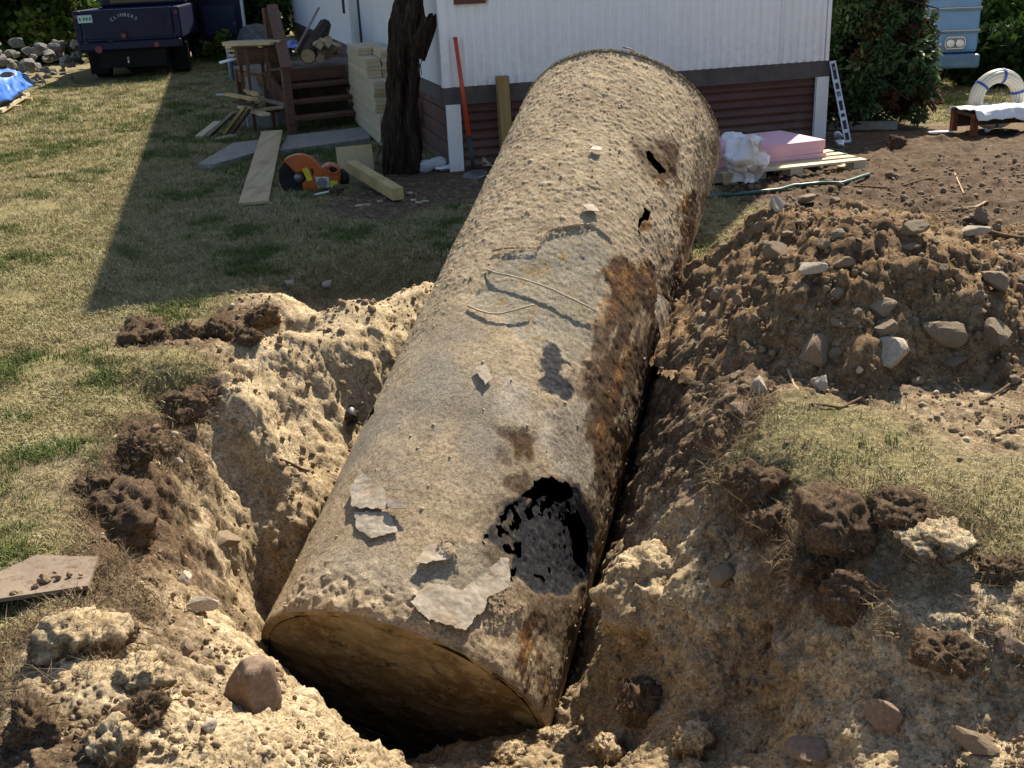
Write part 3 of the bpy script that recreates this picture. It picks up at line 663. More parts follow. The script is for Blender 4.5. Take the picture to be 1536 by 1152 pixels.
# peeled plates of old coating: curved sheets lifted off the shell
def flake(poly, lift0, lift1, mat, label=None, nx=64, thick=.003, name='peeled_plate'):
    P = np.array(ts(poly)); lo = P.min(0); hi_ = P.max(0)
    X, Y = np.meshgrid(np.linspace(lo[0], hi_[0], nx), np.linspace(lo[1], hi_[1], nx))
    jx = X + .006 * fbm(X, Y, 1, .03, 3); jy = Y + .006 * fbm(X, Y, 9, .03, 3)
    ins = inpoly(jx, jy, [tuple(p) for p in P])
    v = (Y - lo[1]) / (hi_[1] - lo[1] + 1e-9)
    lift = lift0 * (1 - v) + lift1 * v + .004 * fbm(X, Y, 3, .08, 3)
    co = []; 
    for off in (thick, 0): co.append(tworld(X / TR, Y, TR + lift + off))
    co = np.concatenate([c.reshape(-1, 3) for c in co]); n_ = nx * nx; i = np.arange(n_).reshape(nx, nx)
    m = ins[:-1, :-1] & ins[1:, :-1] & ins[:-1, 1:] & ins[1:, 1:]
    a, b, c, d = i[:-1, :-1][m], i[:-1, 1:][m], i[1:, 1:][m], i[1:, :-1][m]
    top = np.stack([a, b, c, d], 1); f = [top, top[:, ::-1] + n_]
    ed = {}
    for qd in top:
        for u, w in zip(qd, np.roll(qd, -1)): ed[(u, w)] = 1
    side = [(u, u + n_, w + n_, w) for (u, w) in ed if (w, u) not in ed]
    f = np.concatenate(f + [np.array(side)])
    o = fastmesh(name, tk(co), f, mat, smooth=False, parent=tank)
    if label: o['label'] = label
    return o
t = NT('peeled_coating', .8, .25); n = t.noise(40, 5, .6)
t.color(t.mix(t.step(t.noise(9, 5), .5, .7), t.ramp(n, [(.3, (.31, .265, .20)), (.7, (.45, .39, .31))]), (.27, .20, .13))); t.bump(n, .5, .006); MAT['flake'] = t.m
MAT['flake_dark'] = simple('dark_scale', (.13, .10, .085), .6, .4, .4, 30)
flake([(614, 908), (640, 878), (690, 886), (722, 862), (748, 838), (760, 838), (763, 880), (742, 893), (728, 898), (724, 920), (712, 926), (694, 950), (640, 934)], .026, .012, 'flake', 'large pale plate of coating peeled loose near the lower end', 90)
flake([(583, 752), (600, 755), (618, 769), (598, 771), (584, 768)], .03, .016, 'flake_dark', 'small dark curled scale')
flake([(530, 738), (545, 708), (566, 728), (582, 738), (586, 770), (560, 768), (532, 766)], .020, .012, 'flake')
flake([(533, 770), (585, 772), (600, 800), (560, 812), (536, 795)], .011, .010, 'flake')
flake([(888, 222), (902, 224), (901, 230), (886, 229)], .022, .012, 'flake_dark')
flake([(620, 850), (640, 822), (668, 812), (686, 818), (676, 840), (640, 850)], .022, .010, 'flake')
flake([(664, 800), (690, 806), (696, 830), (672, 838), (655, 820)], .028, .014, 'crust')
flake([(872, 312), (888, 308), (898, 322), (880, 322)], .026, .012, 'flake')
flake([(980, 440), (1000, 455), (1008, 500), (1000, 545), (985, 520), (975, 470)], .022, .018, 'flake')
flake([(728, 895), (760, 882), (790, 886), (785, 912), (750, 925), (728, 918)], .022, .012, 'crust')
flake([(712, 556), (728, 550), (740, 570), (728, 582)], .02, .012, 'flake')
# lifted lips of the coating
def lip(px, r, mat='flake', up=.011):
    h = np.array([tank_hit(*p) for p in px]); m = np.linspace(0, len(px) - 1, len(px) * 6)
    th = np.interp(m, range(len(px)), h[:, 0]); s = np.interp(m, range(len(px)), h[:, 1])
    MB().tube([p - TN for p in tworld(th + .004 * fbm(m, m * 0, 0, 2, 3), s + .004 * fbm(m, m * 0, 5, 2, 3), TR + up + 0 * th)], r, 6).build('peeled_edge', mat, tank, True)
lip([(731, 406), (745, 412), (772, 418), (800, 426), (826, 436), (850, 448), (872, 458), (890, 467)], .0045)
lip([(703, 461), (718, 468), (735, 473), (752, 473), (775, 467), (800, 460)], .0045)
lip([(740, 379), (760, 375), (785, 374), (806, 375)], .006, 'crust')
lip([(806, 375), (812, 362), (822, 350), (838, 344), (860, 340), (884, 339)], .006, 'crust')
MB().tube([p - TN for p in (aty(958, 86, 6.3), aty(953, 77, 6.3), aty(945, 73, 6.3), aty(934, 71, 6.3))], .004, 5).build('wire', 'flake_dark', tank, True)

# ------------------------------------------------------------------ scattered small things: instances on points
HOLD = {}
def protos(key, objs):
    c = bpy.data.collections.new(key)
    for o in objs:
        for cc in list(o.users_collection): cc.objects.unlink(o)
        c.objects.link(o)
    HOLD[key] = c; return c
def scatter(name, pts, rot, scl, key, parent=None, label=None, cat=None):
    n = len(pts); me = bpy.data.meshes.new(name); me.vertices.add(n); me.vertices.foreach_set('co', np.asarray(pts, np.float32).ravel())
    a = me.attributes.new('rot', 'FLOAT_VECTOR', 'POINT'); a.data.foreach_set('vector', np.asarray(rot, np.float32).ravel())
    a = me.attributes.new('scl', 'FLOAT', 'POINT'); a.data.foreach_set('value', np.asarray(scl, np.float32))
    a = me.attributes.new('idx', 'INT', 'POINT'); a.data.foreach_set('value', rng.integers(0, len(HOLD[key].objects), n).astype(np.int32))
    o = bpy.data.objects.new(name, me); COL.objects.link(o)
    ng = bpy.data.node_groups.new(name, 'GeometryNodeTree')
    ng.interface.new_socket('Geometry', in_out='INPUT', socket_type='NodeSocketGeometry'); ng.interface.new_socket('Geometry', in_out='OUTPUT', socket_type='NodeSocketGeometry')
    N = ng.nodes; L = ng.links
    gi = N.new('NodeGroupInput'); go = N.new('NodeGroupOutput'); ip = N.new('GeometryNodeInstanceOnPoints'); ci = N.new('GeometryNodeCollectionInfo')
    ci.inputs['Collection'].default_value = HOLD[key]; ci.inputs['Separate Children'].default_value = True; ci.inputs['Reset Children'].default_value = True
    def na_(nm, ty):
        k = N.new('GeometryNodeInputNamedAttribute'); k.data_type = ty; k.inputs['Name'].default_value = nm
        return [s for s in k.outputs if s.enabled and s.name == 'Attribute'][0]
    e = N.new('FunctionNodeEulerToRotation')
    L.new(na_('rot', 'FLOAT_VECTOR'), e.inputs[0]); L.new(e.outputs[0], ip.inputs['Rotation'])
    L.new(na_('scl', 'FLOAT'), ip.inputs['Scale']); L.new(na_('idx', 'INT'), ip.inputs['Instance Index'])
    ip.inputs['Pick Instance'].default_value = True
    m2p = N.new('GeometryNodeMeshToPoints')
    L.new(gi.outputs[0], m2p.inputs[0]); L.new(m2p.outputs[0], ip.inputs['Points']); L.new(ci.outputs[0], ip.inputs['Instance']); L.new(ip.outputs[0], go.inputs[0])
    md = o.modifiers.new('scatter', 'NODES'); md.node_group = ng
    if parent: o.parent = parent
    return tag(o, label, cat, kind='stuff')
def lumpmesh(name, sub, seed, mat, flat=.75, rough=.35, cuts=3, sq=0.0, smooth=False, fr=1.1):
    bm = bmesh.new(); bmesh.ops.create_icosphere(bm, subdivisions=sub, radius=1.0)
    v = np.array([p.co[:] for p in bm.verts]); r_ = np.random.default_rng(seed)
    if sq: v = v * (1 - sq + sq / np.abs(v).max(1)[:, None])
    st = np.array([1, r_.uniform(.65, .95), flat * r_.uniform(.8, 1.1)])
    for _ in range(cuts):
        nrm = r_.normal(size=3); nrm /= np.linalg.norm(nrm); dcut = r_.uniform(.45, .8)
        dd = v @ nrm - dcut; v = v - np.where(dd > 0, dd * .92, 0)[:, None] * nrm
    nn = fbm(v[:, 0] + seed * 3.1, v[:, 1], v[:, 2], fr, 4, .5 if fr > 1 else .62)
    v = v * (1 + rough * .5 * nn)[:, None] * st
    v[:, 2] = np.maximum(v[:, 2], -.62)
    for p, c in zip(bm.verts, v): p.co = c
    me = bpy.data.meshes.new(name); bm.to_mesh(me); bm.free()
    me.polygons.foreach_set('use_smooth', [smooth] * len(me.polygons))
    me.materials.append(MAT[mat]); return me
def lumpobj(*a, **k):
    me = lumpmesh(*a, **k); o = bpy.data.objects.new(me.name, me); COL.objects.link(o); return o
protos('clods', [lumpobj('clod', 2, i, 'clod', .8, .9, 1, smooth=True) for i in range(5)])
protos('earth', [lumpobj('clod', 2, i + 20, 'clod_dark', .8, .9, 1, smooth=True) for i in range(5)])
protos('pebbles', [lumpobj('pebble', 1, i + 40, 'stone', .7, .4, 2, smooth=True) for i in range(4)])
# crumbs of sand standing on the tank
n = 4200
th = rng.uniform(math.radians(-15), math.radians(185), n); s = rng.uniform(.03, TL - .03, n)
i_t = np.clip(((th - ths[0]) / math.radians(.66)).astype(int), 0, nt - 1); i_s = np.clip((s / (TL / 500)).astype(int), 0, ns - 1)
keep = (rng.uniform(size=n) < (cov * (1 - .75 * grey) * upper)[i_s, i_t] * (.35 + .65 * (fbm(np.cos(th), np.sin(th), s, .25, 3) > -.05))) & ~hole[i_s, i_t]
th, s, i_t, i_s = th[keep], s[keep], i_t[keep], i_s[keep]
scatter('dirt_crumbs', tk(tworld(th, s, RAD[i_s, i_t] - .001)), rng.uniform(0, 6.28, (len(th), 3)), .0022 + .0075 * rng.uniform(size=len(th)) ** 4, 'clods', tank)
# ------------------------------------------------------------------ the heap of dug earth
HP = [(1120, 600, 0), (1060, 600, -.06), (1040, 520, -.02), (1030, 470, .02), (1050, 400, .12), (1330, 596, 0), (1220, 600, 0), (1450, 585, 0), (1560, 575, 0), (1700, 560, 0),
      (1150, 330, .42), (1110, 365, .32), (1250, 312, .52), (1350, 345, .47), (1450, 372, .40), (1540, 400, .34), (1640, 430, .25), (1100, 420, .26), (1075, 480, .12), (1120, 520, .12), (1200, 410, .42), (1300, 410, .44), (1400, 430, .36), (1500, 460, .27), (1200, 500, .24), (1300, 490, .30), (1330, 540, .14), (1450, 520, .16), (1540, 520, .12), (1240, 560, .08), (1160, 560, .06), (1260, 350, .50)]
HP = np.array([(*gp(px, py, z)[:2], z) for px, py, z in HP] + [(1.1, 5.6, .05), (1.6, 5.9, 0), (2.2, 6.0, 0), (2.9, 5.9, 0), (3.6, 5.5, 0), (1.35, 5.35, .28), (1.9, 5.45, .3), (2.5, 5.4, .26), (4, 4.6, 0), (3.3, 5.1, .15), (3.2, 4.0, 0), (.8, 5.9, -.05)])
_hn = len(HP); _HA = np.zeros((_hn + 1, _hn + 1)); _HA[:_hn, :_hn] = np.sqrt(((HP[:, None, :2] - HP[None, :, :2]) ** 2).sum(-1) + .01) - np.eye(_hn) * .02; _HA[:_hn, _hn] = 1; _HA[_hn, :_hn] = 1
_hw = np.linalg.solve(_HA, np.concatenate([HP[:, 2], [0]]))
HPOLY = [(.62, 5.0), (.75, 4.4), (.85, 3.85), (1.2, 3.7), (2.2, 3.75), (3.2, 3.9), (4.0, 4.3), (4.1, 5.0), (3.4, 5.8), (2.4, 6.2), (1.5, 6.1), (.9, 5.8)]
def heapz(x, y):
    sh = np.shape(x); x = np.asarray(x, float).ravel(); y = np.asarray(y, float).ravel()
    z = np.zeros(len(x))
    for i in range(0, len(x), 60000):
        s = slice(i, i + 60000)
        z[s] = np.sqrt((x[s, None] - HP[None, :, 0]) ** 2 + (y[s, None] - HP[None, :, 1]) ** 2 + .01) @ _hw[:_hn] + _hw[_hn]
    e = sstep(0, .25, polydist(x, y, HPOLY))
    wx = x + .04 * fbm(x, y, 4, .25, 3); wy = y + .04 * fbm(x, y, 8, .25, 3)
    z = z + e * (.065 * fbm(wx, wy, 21, .5, 7, .62) + .014 * fbm(wx, wy, 25, .12, 4, .68) + .016 * worley(wx, wy, .055, 3) * (fbm(x, y, 7, .3, 2) > -.1) + .04 * worley(wx, wy, .15, 19) * sstep(.1, .35, fbm(x, y, 13, .4, 2)))
    z = np.where(polydist(x, y, HPOLY) > 0, z - .05 * (1 - e), -9)
    return z.reshape(sh)
hx = np.arange(.5, 4.2, .012); hy = 3.6 * 1.0033 ** np.arange(170)
HX, HY = np.meshgrid(hx, hy); HZ = heapz(HX, HY)
okv = HZ > np.minimum(height(HX, HY), tank_under(HX.ravel(), HY.ravel()).reshape(HX.shape)) - .05
HZ = np.minimum(HZ, tank_under(HX.ravel(), HY.ravel()).reshape(HX.shape) - .02)
i = np.arange(HX.size).reshape(HX.shape)
m = okv[:-1, :-1] | okv[1:, :-1] | okv[:-1, 1:] | okv[1:, 1:]
m &= (HZ[:-1, :-1] > -1) & (HZ[1:, :-1] > -1) & (HZ[:-1, 1:] > -1) & (HZ[1:, 1:] > -1)
HP3 = np.stack([HX, HY, HZ], -1)
hN = np.cross(np.gradient(HP3, axis=1), np.gradient(HP3, axis=0)); hN /= np.linalg.norm(hN, axis=-1)[..., None]
HP3 = HP3 + hN * (.016 * fbm(HX, HY, HZ, .16, 6, .72) + .022 * chunk3(HX, HY, HZ, .11) + .014 * chunk3(HX, HY, HZ, .05, 5) + .006 * chunk3(HX, HY, HZ, .025, 9))[..., None]
q = np.stack([i[:-1, :-1], i[:-1, 1:], i[1:, 1:], i[1:, :-1]], -1)[m]
t = NT('heap_earth', .95, .1); n2 = t.noise(13, 6, .65); n3 = t.noise(75, 5, .7); n1 = t.noise(2.4, 5, .6)
c = t.ramp(n2, [(.25, (.125, .077, .040)), (.5, (.24, .157, .088)), (.78, (.37, .265, .16))])
c = t.mix(t.step(n1, .5, .68), c, t.ramp(n2, [(.3, (.21, .15, .085)), (.75, (.36, .27, .165))]))
c = t.mix(t.step(n1, .46, .32), c, t.ramp(n2, [(.3, (.085, .055, .033)), (.75, (.19, .13, .08))]))
g1 = t.n.new('ShaderNodeTexVoronoi'); g1.inputs['Scale'].default_value = 95; t.l.new(t.tc.outputs['Object'], g1.inputs['Vector'])
g2 = t.n.new('ShaderNodeTexVoronoi'); g2.inputs['Scale'].default_value = 210; t.l.new(t.tc.outputs['Object'], g2.inputs['Vector'])
gs1 = t.n.new('ShaderNodeSeparateColor'); t.l.new(g1.outputs['Color'], gs1.inputs[0]); gs2 = t.n.new('ShaderNodeSeparateColor'); t.l.new(g2.outputs['Color'], gs2.inputs[0])
gv = t.math('ADD', t.math('MULTIPLY', gs1.outputs[0], .5), t.math('MULTIPLY', gs2.outputs[0], .5))
c = t.mix(1.0, c, t.ramp(gv, [(.12, (.52, .50, .47)), (.5, (1, 1, 1)), (.9, (1.45, 1.42, 1.36))]), 'MULTIPLY')
t.color(c); t.bump(t.math('ADD', t.noise(26, 12, .82), t.math('MULTIPLY', t.noise(120, 8, .8), .5)), 1.0, .016); MAT['heap'] = t.m
hp = fastmesh('dirt_pile', HP3.reshape(-1, 3), q, 'heap')
tag(hp, 'broad heap of brown excavated earth studded with stones, to the right of the tank', 'dirt pile')
def surf(x, y): return np.maximum(height(x, y), heapz(x, y))
def hitz(pts):
    """where lines of sight through photo pixels meet the ground or the heap"""
    pts = np.array([p[:2] for p in pts], float); D = np.stack([pray(*p) for p in pts[:, :2]]); o = np.array([0, 0, CAMH])
    tt = np.geomspace(1.6, 40, 420)
    Pm = o + D[:, None, :] * tt[None, :, None]
    below = Pm[..., 2] < surf(Pm[..., 0], Pm[..., 1])
    k = np.where(below.any(1), below.argmax(1), len(tt) - 1)
    lo = tt[np.maximum(k - 1, 0)]; hi = tt[k]
    for _ in range(7):
        mid = (lo + hi) / 2; Pq = o + D * mid[:, None]; b = Pq[:, 2] < surf(Pq[:, 0], Pq[:, 1])
        hi = np.where(b, mid, hi); lo = np.where(b, lo, mid)
    return o + D * hi[:, None], hi
# stones: a few kinds of shape shared by many stones
SM = {}
for mt, ks in (('stone', range(8)), ('pale_stone', range(8, 13)), ('red_stone', range(13, 17)), ('grey_stone', range(17, 24))):
    SM[mt] = [lumpmesh('stone', 3, k, mt, .9, .2, 12, smooth=False, fr=.9) for k in ks]
def place_stones(lst, mat, label, group, cat='stone', sink=.25):
    pos, tt = hitz(lst); out = []
    for (e, p, t_) in zip(lst, pos, tt):
        w = e[2]; r = w / FOC * t_ / 2 * (1.3 if len(lst) == 1 else 1.05)
        me = SM[mat][rng.integers(len(SM[mat]))]
        o = bpy.data.objects.new('stone', me); COL.objects.link(o)
        o.scale = (r * 1.08, r * rng.uniform(.8, 1.1), r * (e[3] if len(e) > 3 else rng.uniform(.75, 1.0)))
        o.location = (p[0], p[1] + r * .3, p[2] + r * (.62 - sink))
        o.rotation_euler = (rng.uniform(-.25, .25), rng.uniform(-.25, .25), rng.uniform(0, 6.28))
        tag(o, label, cat, group); out.append(o)
    return out
z6 = lambda L: [(960 + .375 * e[0], 260 + .375 * e[1], .375 * e[2], *e[3:]) for e in L]
HG = 'stones on the heap of earth'
for e, mt, lb in [((995, 775, 140, 1.0), 'pale_stone', 'big pale upright stone, lowest of a column of three on the heap'),
                  ((990, 665, 105), 'stone', 'squared tan stone in the middle of three in a column on the earth heap'),
                  ((975, 580, 108), 'stone', 'tan stone at the top of the column of three on the earth heap'),
                  ((1205, 700, 160, .75), 'stone', 'broad wedge-shaped tan stone near the foot of the earth heap'),
                  ((1425, 690, 125, .85), 'stone', 'rounded brown stone beside the broad wedge-shaped stone on the heap'),
                  ((1430, 470, 105, .9), 'stone', 'dark angular stone high on the right flank of the earth heap'),
                  ((545, 350, 85, 1.1), 'stone', 'dark upright stone standing alone on the upper left of the earth heap'),
                  ((545, 155, 82, .85), 'pale_stone', 'pale round-topped stone at the crest of the heap nearest the pallet'),
                  ((690, 412, 92, .6), 'pale_stone', 'whitish jagged flat stone halfway up the earth heap'),
                  ((480, 875, 66, 1.5), 'pale_stone', 'upright white stone at the lower left foot of the heap'),
                  ((725, 868, 76, .9), 'pale_stone', 'white triangular stone at the middle foot of the heap'),
                  ((1340, 268, 110, .4), 'pale_stone', 'long flat pale stone on the far right crest of the heap'),
                  ((1090, 262, 112, .5), 'stone', 'long low tan slab of stone along the crest of the heap'),
                  ((700, 760, 135, .9), 'stone', 'large dirt-covered stone half buried in the lower heap'),
                  ((1260, 792, 125, .3), 'stone', 'flat thin stone lying under the broad wedge-shaped stone')]:
    place_stones(z6([e]), mt, lb, HG, sink=.12)
small = [(675, 120, 75, .6), (780, 130, 60), (480, 238, 60), (590, 258, 60), (835, 218, 75), (800, 275, 85), (978, 182, 55), (1080, 312, 80, .5), (820, 388, 85), (500, 288, 36), (665, 468, 36), (790, 505, 72), (1355, 512, 60), (1395, 540, 38), (1350, 575, 75), (1470, 750, 50), (1470, 790, 60), (1420, 830, 60), (1500, 845, 80), (795, 740, 72), (800, 618, 76), (420, 872, 56), (405, 975, 95, .6), (425, 1032, 46), (340, 312, 62), (310, 508, 72), (390, 522, 60), (465, 595, 52), (1365, 195, 80), (1430, 228, 42), (1080, 728, 52), (1215, 602, 42), (1265, 628, 36), (1540, 442, 55), (640, 560, 70), (560, 290, 50), (700, 250, 50), (300, 300, 40), (870, 575, 50), (1110, 850, 60), (1020, 870, 40), (960, 865, 32), (890, 860, 34), (350, 770, 40), (570, 775, 45), (720, 630, 45), (680, 620, 36), (1350, 660, 44), (1190, 830, 50), (1220, 400, 50), (1290, 335, 45), (1450, 340, 60), (1480, 380, 50), (255, 660, 40), (440, 715, 40), (380, 830, 44), (900, 420, 40), (1000, 760, 40), (740, 300, 60), (270, 540, 50), (1180, 290, 50), (900, 300, 34), (630, 210, 40), (1100, 600, 40), (1040, 640, 36), (1490, 620, 50), (1500, 560, 44)]
for e in z6(small):
    w_ = 'near the crest' if e[1] < 350 else ('along the foot' if e[1] > 545 else ('on the flank facing the tank' if e[0] < 1180 else ('on the right flank' if e[0] > 1420 else 'on the middle')))
    o = place_stones([e], 'stone', 'small brown fieldstone half sunk ' + w_ + ' of the earth heap', HG)[0]; o.scale = [q / 1.24 for q in o.scale]
xs = [(rng.uniform(1040, 1536), rng.uniform(320, 590), rng.uniform(6, 15)) for _ in range(70)]
place_stones(xs, 'stone', 'thumb-sized pebble in the loose soil of the earth heap', 'pebbles on the earth heap', 'pebble')
SM['block_stone'] = [lumpmesh('stone', 4, 61, 'red_stone', .95, .22, 2, .75, True)]
FG = 'stones round the pit'
for e, mt, lb in [((377, 1056, 54, 1.45), 'block_stone', 'large squarish reddish-brown stone standing on the near left rim of the pit'),
                  ((1332, 1092, 56, .7), 'red_stone', 'rounded reddish stone under the near right bank'),
                  ((1463, 1138, 58, .6), 'stone', 'rounded tan stone at the bottom right corner of the pit floor'),
                  ((1511, 964, 36, .6), 'red_stone', 'upper of two pinkish stones on the right bank edge'),
                  ((1520, 985, 48, .6), 'red_stone', 'lower of two pinkish stones on the right bank edge'),
                  ((1215, 1150, 64, .5), 'red_stone', 'low reddish stone cut off by the bottom edge of the view'),
                  ((1084, 876, 38, .9), 'stone', 'grey-tan stone sticking out of the right bank beside the tank'),
                  ((279, 981, 25, .9), 'red_stone', 'small dark reddish stone behind the large squarish stone'),
                  ((276, 876, 25, .8), 'pale_stone', 'upper pale stone on the left rim above a lumpy pale one'),
                  ((303, 920, 36, .8), 'pale_stone', 'lumpy pale stone on the left rim of the pit'),
                  ((314, 1100, 22, 1.2), 'pale_stone', 'small white stone in the shadow of the large squarish stone'),
                  ((416, 826, 18, 1.3), 'stone', 'oval stone at the edge of the pit beside the tank'),
                  ((266, 699, 16, 1), 'pale_stone', 'pale egg-shaped stone on the brown left bank'),
                  ((435, 432, 18, .7), 'pale_stone', 'left of two round pebbles on the far sandy rim'),
                  ((491, 432, 17, .7), 'pale_stone', 'right of two round pebbles on the far sandy rim'),
                  ((335, 829, 44, .6), 'stone', 'flat-faced sandy stone jutting from the left bank')]:
    place_stones([e], mt, lb, FG, sink=.1)
few = [(270, 757, 12), (255, 990, 16), (285, 1060, 18), (275, 1065, 16), (300, 1000, 16), (330, 1005, 18), (285, 1090, 14), (310, 985, 18), (262, 1040, 14), (240, 830, 10), (195, 860, 10), (150, 905, 10), (1190, 905, 14), (1420, 890, 14), (1400, 905, 14), (1460, 905, 16), (1250, 1000, 12), (1130, 1030, 16), (850, 1055, 18), (760, 1130, 22), (880, 1085, 14), (1030, 1140, 18), (820, 1140, 24), (905, 1062, 10), (1100, 880, 16), (1130, 640, 14), (1105, 620, 18), (1225, 735, 10), (1350, 720, 8), (1440, 690, 10), (1180, 665, 9), (300, 760, 10), (350, 800, 10), (390, 870, 9), (1520, 650, 12), (640, 440, 10), (560, 432, 8), (470, 455, 7)]
place_stones(few, 'stone', 'small tan pebble lying loose on the dug ground round the pit', 'pebbles round the pit', 'pebble')
muds = [(1300, 225, 9), (1365, 250, 8), (1410, 235, 7), (1470, 330, 22), (1500, 345, 14), (1290, 290, 10), (1340, 270, 7), (1390, 300, 9), (1440, 280, 8), (1500, 270, 7), (1330, 240, 6), (1480, 225, 6)]
place_stones(muds, 'stone', 'small stone lying on the churned dark soil beyond the heap', 'stones on the churned soil', 'pebble')
# ------------------------------------------------------------------ mobile home
HA = np.array([-.4575, 9.4847, 0]); HYAW = .24654; SK = .712; HH = 4.41; HLEN = 18.3; HW = 3.66  # HH: unseen wall top raised beyond real height to place the roof shadow
HX_ = np.array([math.cos(HYAW), math.sin(HYAW), 0]); HY_ = np.array([-math.sin(HYAW), math.cos(HYAW), 0])
def hw(lx, ly, z=0): return HA + lx * HX_ + ly * HY_ + np.array([0, 0, z])
def onfront(px, py, ly=0):
    d = pray(px, py); o = np.array([0, 0, CAMH]); t = ((HA + ly * HY_ - o) @ HY_) / (d @ HY_); g = o + t * d
    return (g - HA) @ HX_, g[2]
def onside(px, py):
    d = pray(px, py); o = np.array([0, 0, CAMH]); t = ((HA - o) @ HX_) / (d @ HX_); g = o + t * d
    return (g - HA) @ HY_, g[2]
t = NT('white_siding', .45, .4); n = t.noise(3, 5); v = t.mapped((1, 1, .12))
st = t.noise(9, 5, .6, v); sx_ = t.n.new('ShaderNodeSeparateXYZ'); t.l.new(t.tc.outputs['Object'], sx_.inputs[0]); low = t.math('MULTIPLY', t.step(sx_.outputs['Z'], 1.25, .72), t.step(t.noise(14, 6, .7), .35, .75)); c = t.mix(t.math('MULTIPLY', t.step(st, .5, .75), .25), (.90, .89, .90), (.68, .65, .62))
c = t.mix(t.math('MULTIPLY', t.step(n, .55, .8), .25), c, (.62, .59, .54)); c = t.mix(t.math('MULTIPLY', low, .4), c, (.42, .36, .28)); t.color(c); t.bump(t.noise(1.6, 3), .35, .05); MAT['siding'] = t.m
MAT['side'] = simple('side_panel_paint', (.72, .73, .75), .5, .35, .06, 2)
MAT['side2'] = simple('door_paint', (.50, .51, .53), .5, .35, .06, 2)
MAT['band'] = simple('dark_board', (.085, .07, .068), .7, .3, .25, 7, dirt=(.14, .11, .09))
t = NT('brown_skirting', .6, .3); n = t.noise(4, 5, .6, t.mapped((.3, 1, 1)))
sx_ = t.n.new('ShaderNodeSeparateXYZ'); t.l.new(t.tc.outputs['Object'], sx_.inputs[0]); c = t.ramp(n, [(.3, (.07, .030, .026)), (.7, (.135, .062, .052))]); c = t.mix(t.math('MULTIPLY', t.step(sx_.outputs['Z'], .35, .0), t.step(t.noise(11, 6, .7), .3, .7)), c, (.20, .145, .10)); t.color(c); MAT['skirt'] = t.m
MAT['white'] = simple('white_paint', (.78, .77, .75), .55, .3, .06, 6, dirt=(.62, .58, .52))
MAT['maroon'] = simple('maroon_shutter', (.13, .035, .028), .5, .4, .2, 8)
MAT['blackmetal'] = simple('black_metal', (.025, .025, .027), .5, .5, .3, 12)
MAT['roofing'] = simple('roof_tin', (.35, .34, .33), .6, .4, .15, 3)
home = thing('mobile_home', 'white corrugated mobile home on brown ribbed skirting, behind the tank', 'mobile home', HA, HYAW)
def corrug(x0, x1, z0, z1, pitch, depth, y, vertical=True, n=6):
    """ribbed sheet on the end wall; ribs run up (vertical) or across"""
    mb = MB(); a0, a1 = (x0, x1) if vertical else (z0, z1)
    k = int((a1 - a0) / pitch * n); a = np.linspace(a0, a1, k + 1)
    ph = (a / pitch) % 1.0; pr = np.clip((np.abs(ph - .5) * 2 - .35) / .3, 0, 1) if vertical else .5 + .5 * np.cos(ph * 2 * math.pi)
    off = y - depth * (1 - pr); v = []
    for q, o_ in zip(a, off):
        v += [(q, o_, z0), (q, o_, z1)] if vertical else [(x0, o_, q), (x1, o_, q)]
    return mb.add(v, [(2 * j, 2 * j + 2, 2 * j + 3, 2 * j + 1) for j in range(k)])
seam = onfront(1168, 50)[0]
corrug(.03, seam - .002, SK, HH, .0775, .024, 0).build('siding_panel', 'siding', home)
corrug(seam + .002, HW - .03, SK, HH, .0775, .024, 0).build('siding_panel', 'siding', home)
MB().box((seam, -.016, (SK + HH) / 2), (.010, .006, HH - SK)).build('seam_strip', 'side', home)
MB().box((.012, -.008, (SK + HH) / 2), (.036, .04, HH - SK)).box((-.012, .02, (SK + HH) / 2), (.02, .07, HH - SK)).build('corner_trim', 'siding', home)
MB().box((HW - .012, -.008, (SK + HH) / 2), (.036, .04, HH - SK)).build('corner_trim', 'siding', home)
MB().box((HW / 2, -.004, SK - .076), (HW + .05, .045, .146)).build('skirt_board', 'band', home)
corrug(.02, HW - .02, .0, SK - .15, .078, .022, .012, False, 8).build('skirting', 'skirt', home)
for x in (.052, HW - .062): MB().box((x, -.045, .285), (.125, .035, .57)).build('corner_board', 'white', home)
# left wall
MB().box((.03, HLEN / 2 + .03, (SK + HH) / 2), (.05, HLEN, HH - SK)).build('side_wall', 'side', home)
MB().box((.045, HLEN / 2, SK - .076), (.04, HLEN, .146)).build('skirt_board', 'band', home)
mb = MB()
for k in range(8): mb.box((.05 + .012 * (k % 2), HLEN / 2, .035 + .071 * k), (.03, HLEN - .1, .066))
mb.build('skirting', 'skirt', home)
d0 = onside(541, 40)[0]; d1 = onside(528, 40)[0]
dr = MB().box((-.006, (d0 + d1) / 2, SK + 1.02), (.03, d1 - d0 - .03, 2.0)).build('door', 'side2', home)
MB().box((-.026, d0 + .1, SK + .95), (.02, .03, .1)).build('handle', 'blackmetal', dr)
MB().box((-.004, d0, SK + 1.02), (.034, .03, 2.04)).build('door_jamb', 'blackmetal', home)
MB().box((-.004, d1, SK + 1.02), (.04, .05, 2.04)).build('door_jamb', 'side', home)
l0 = onside(516, 8); MB().box((-.012, l0[0], l0[1]), (.03, .05, .22)).build('door_latch', 'blackmetal', home)
MB().box((HW - .03, HLEN / 2 + .03, (SK + HH) / 2), (.05, HLEN, HH - SK)).build('side_wall', 'siding', home)
MB().box((HW - .05, HLEN / 2, SK / 2 - .07), (.04, HLEN, SK - .15)).build('skirting', 'skirt', home)
MB().prism([(-.03, HH), (HW + .03, HH), (HW + .03, HH + .06), (HW * .75, HH + .17), (HW / 2, HH + .2), (HW * .25, HH + .17), (-.03, HH + .06)], -.03, HLEN).build('roof', 'roofing', home)
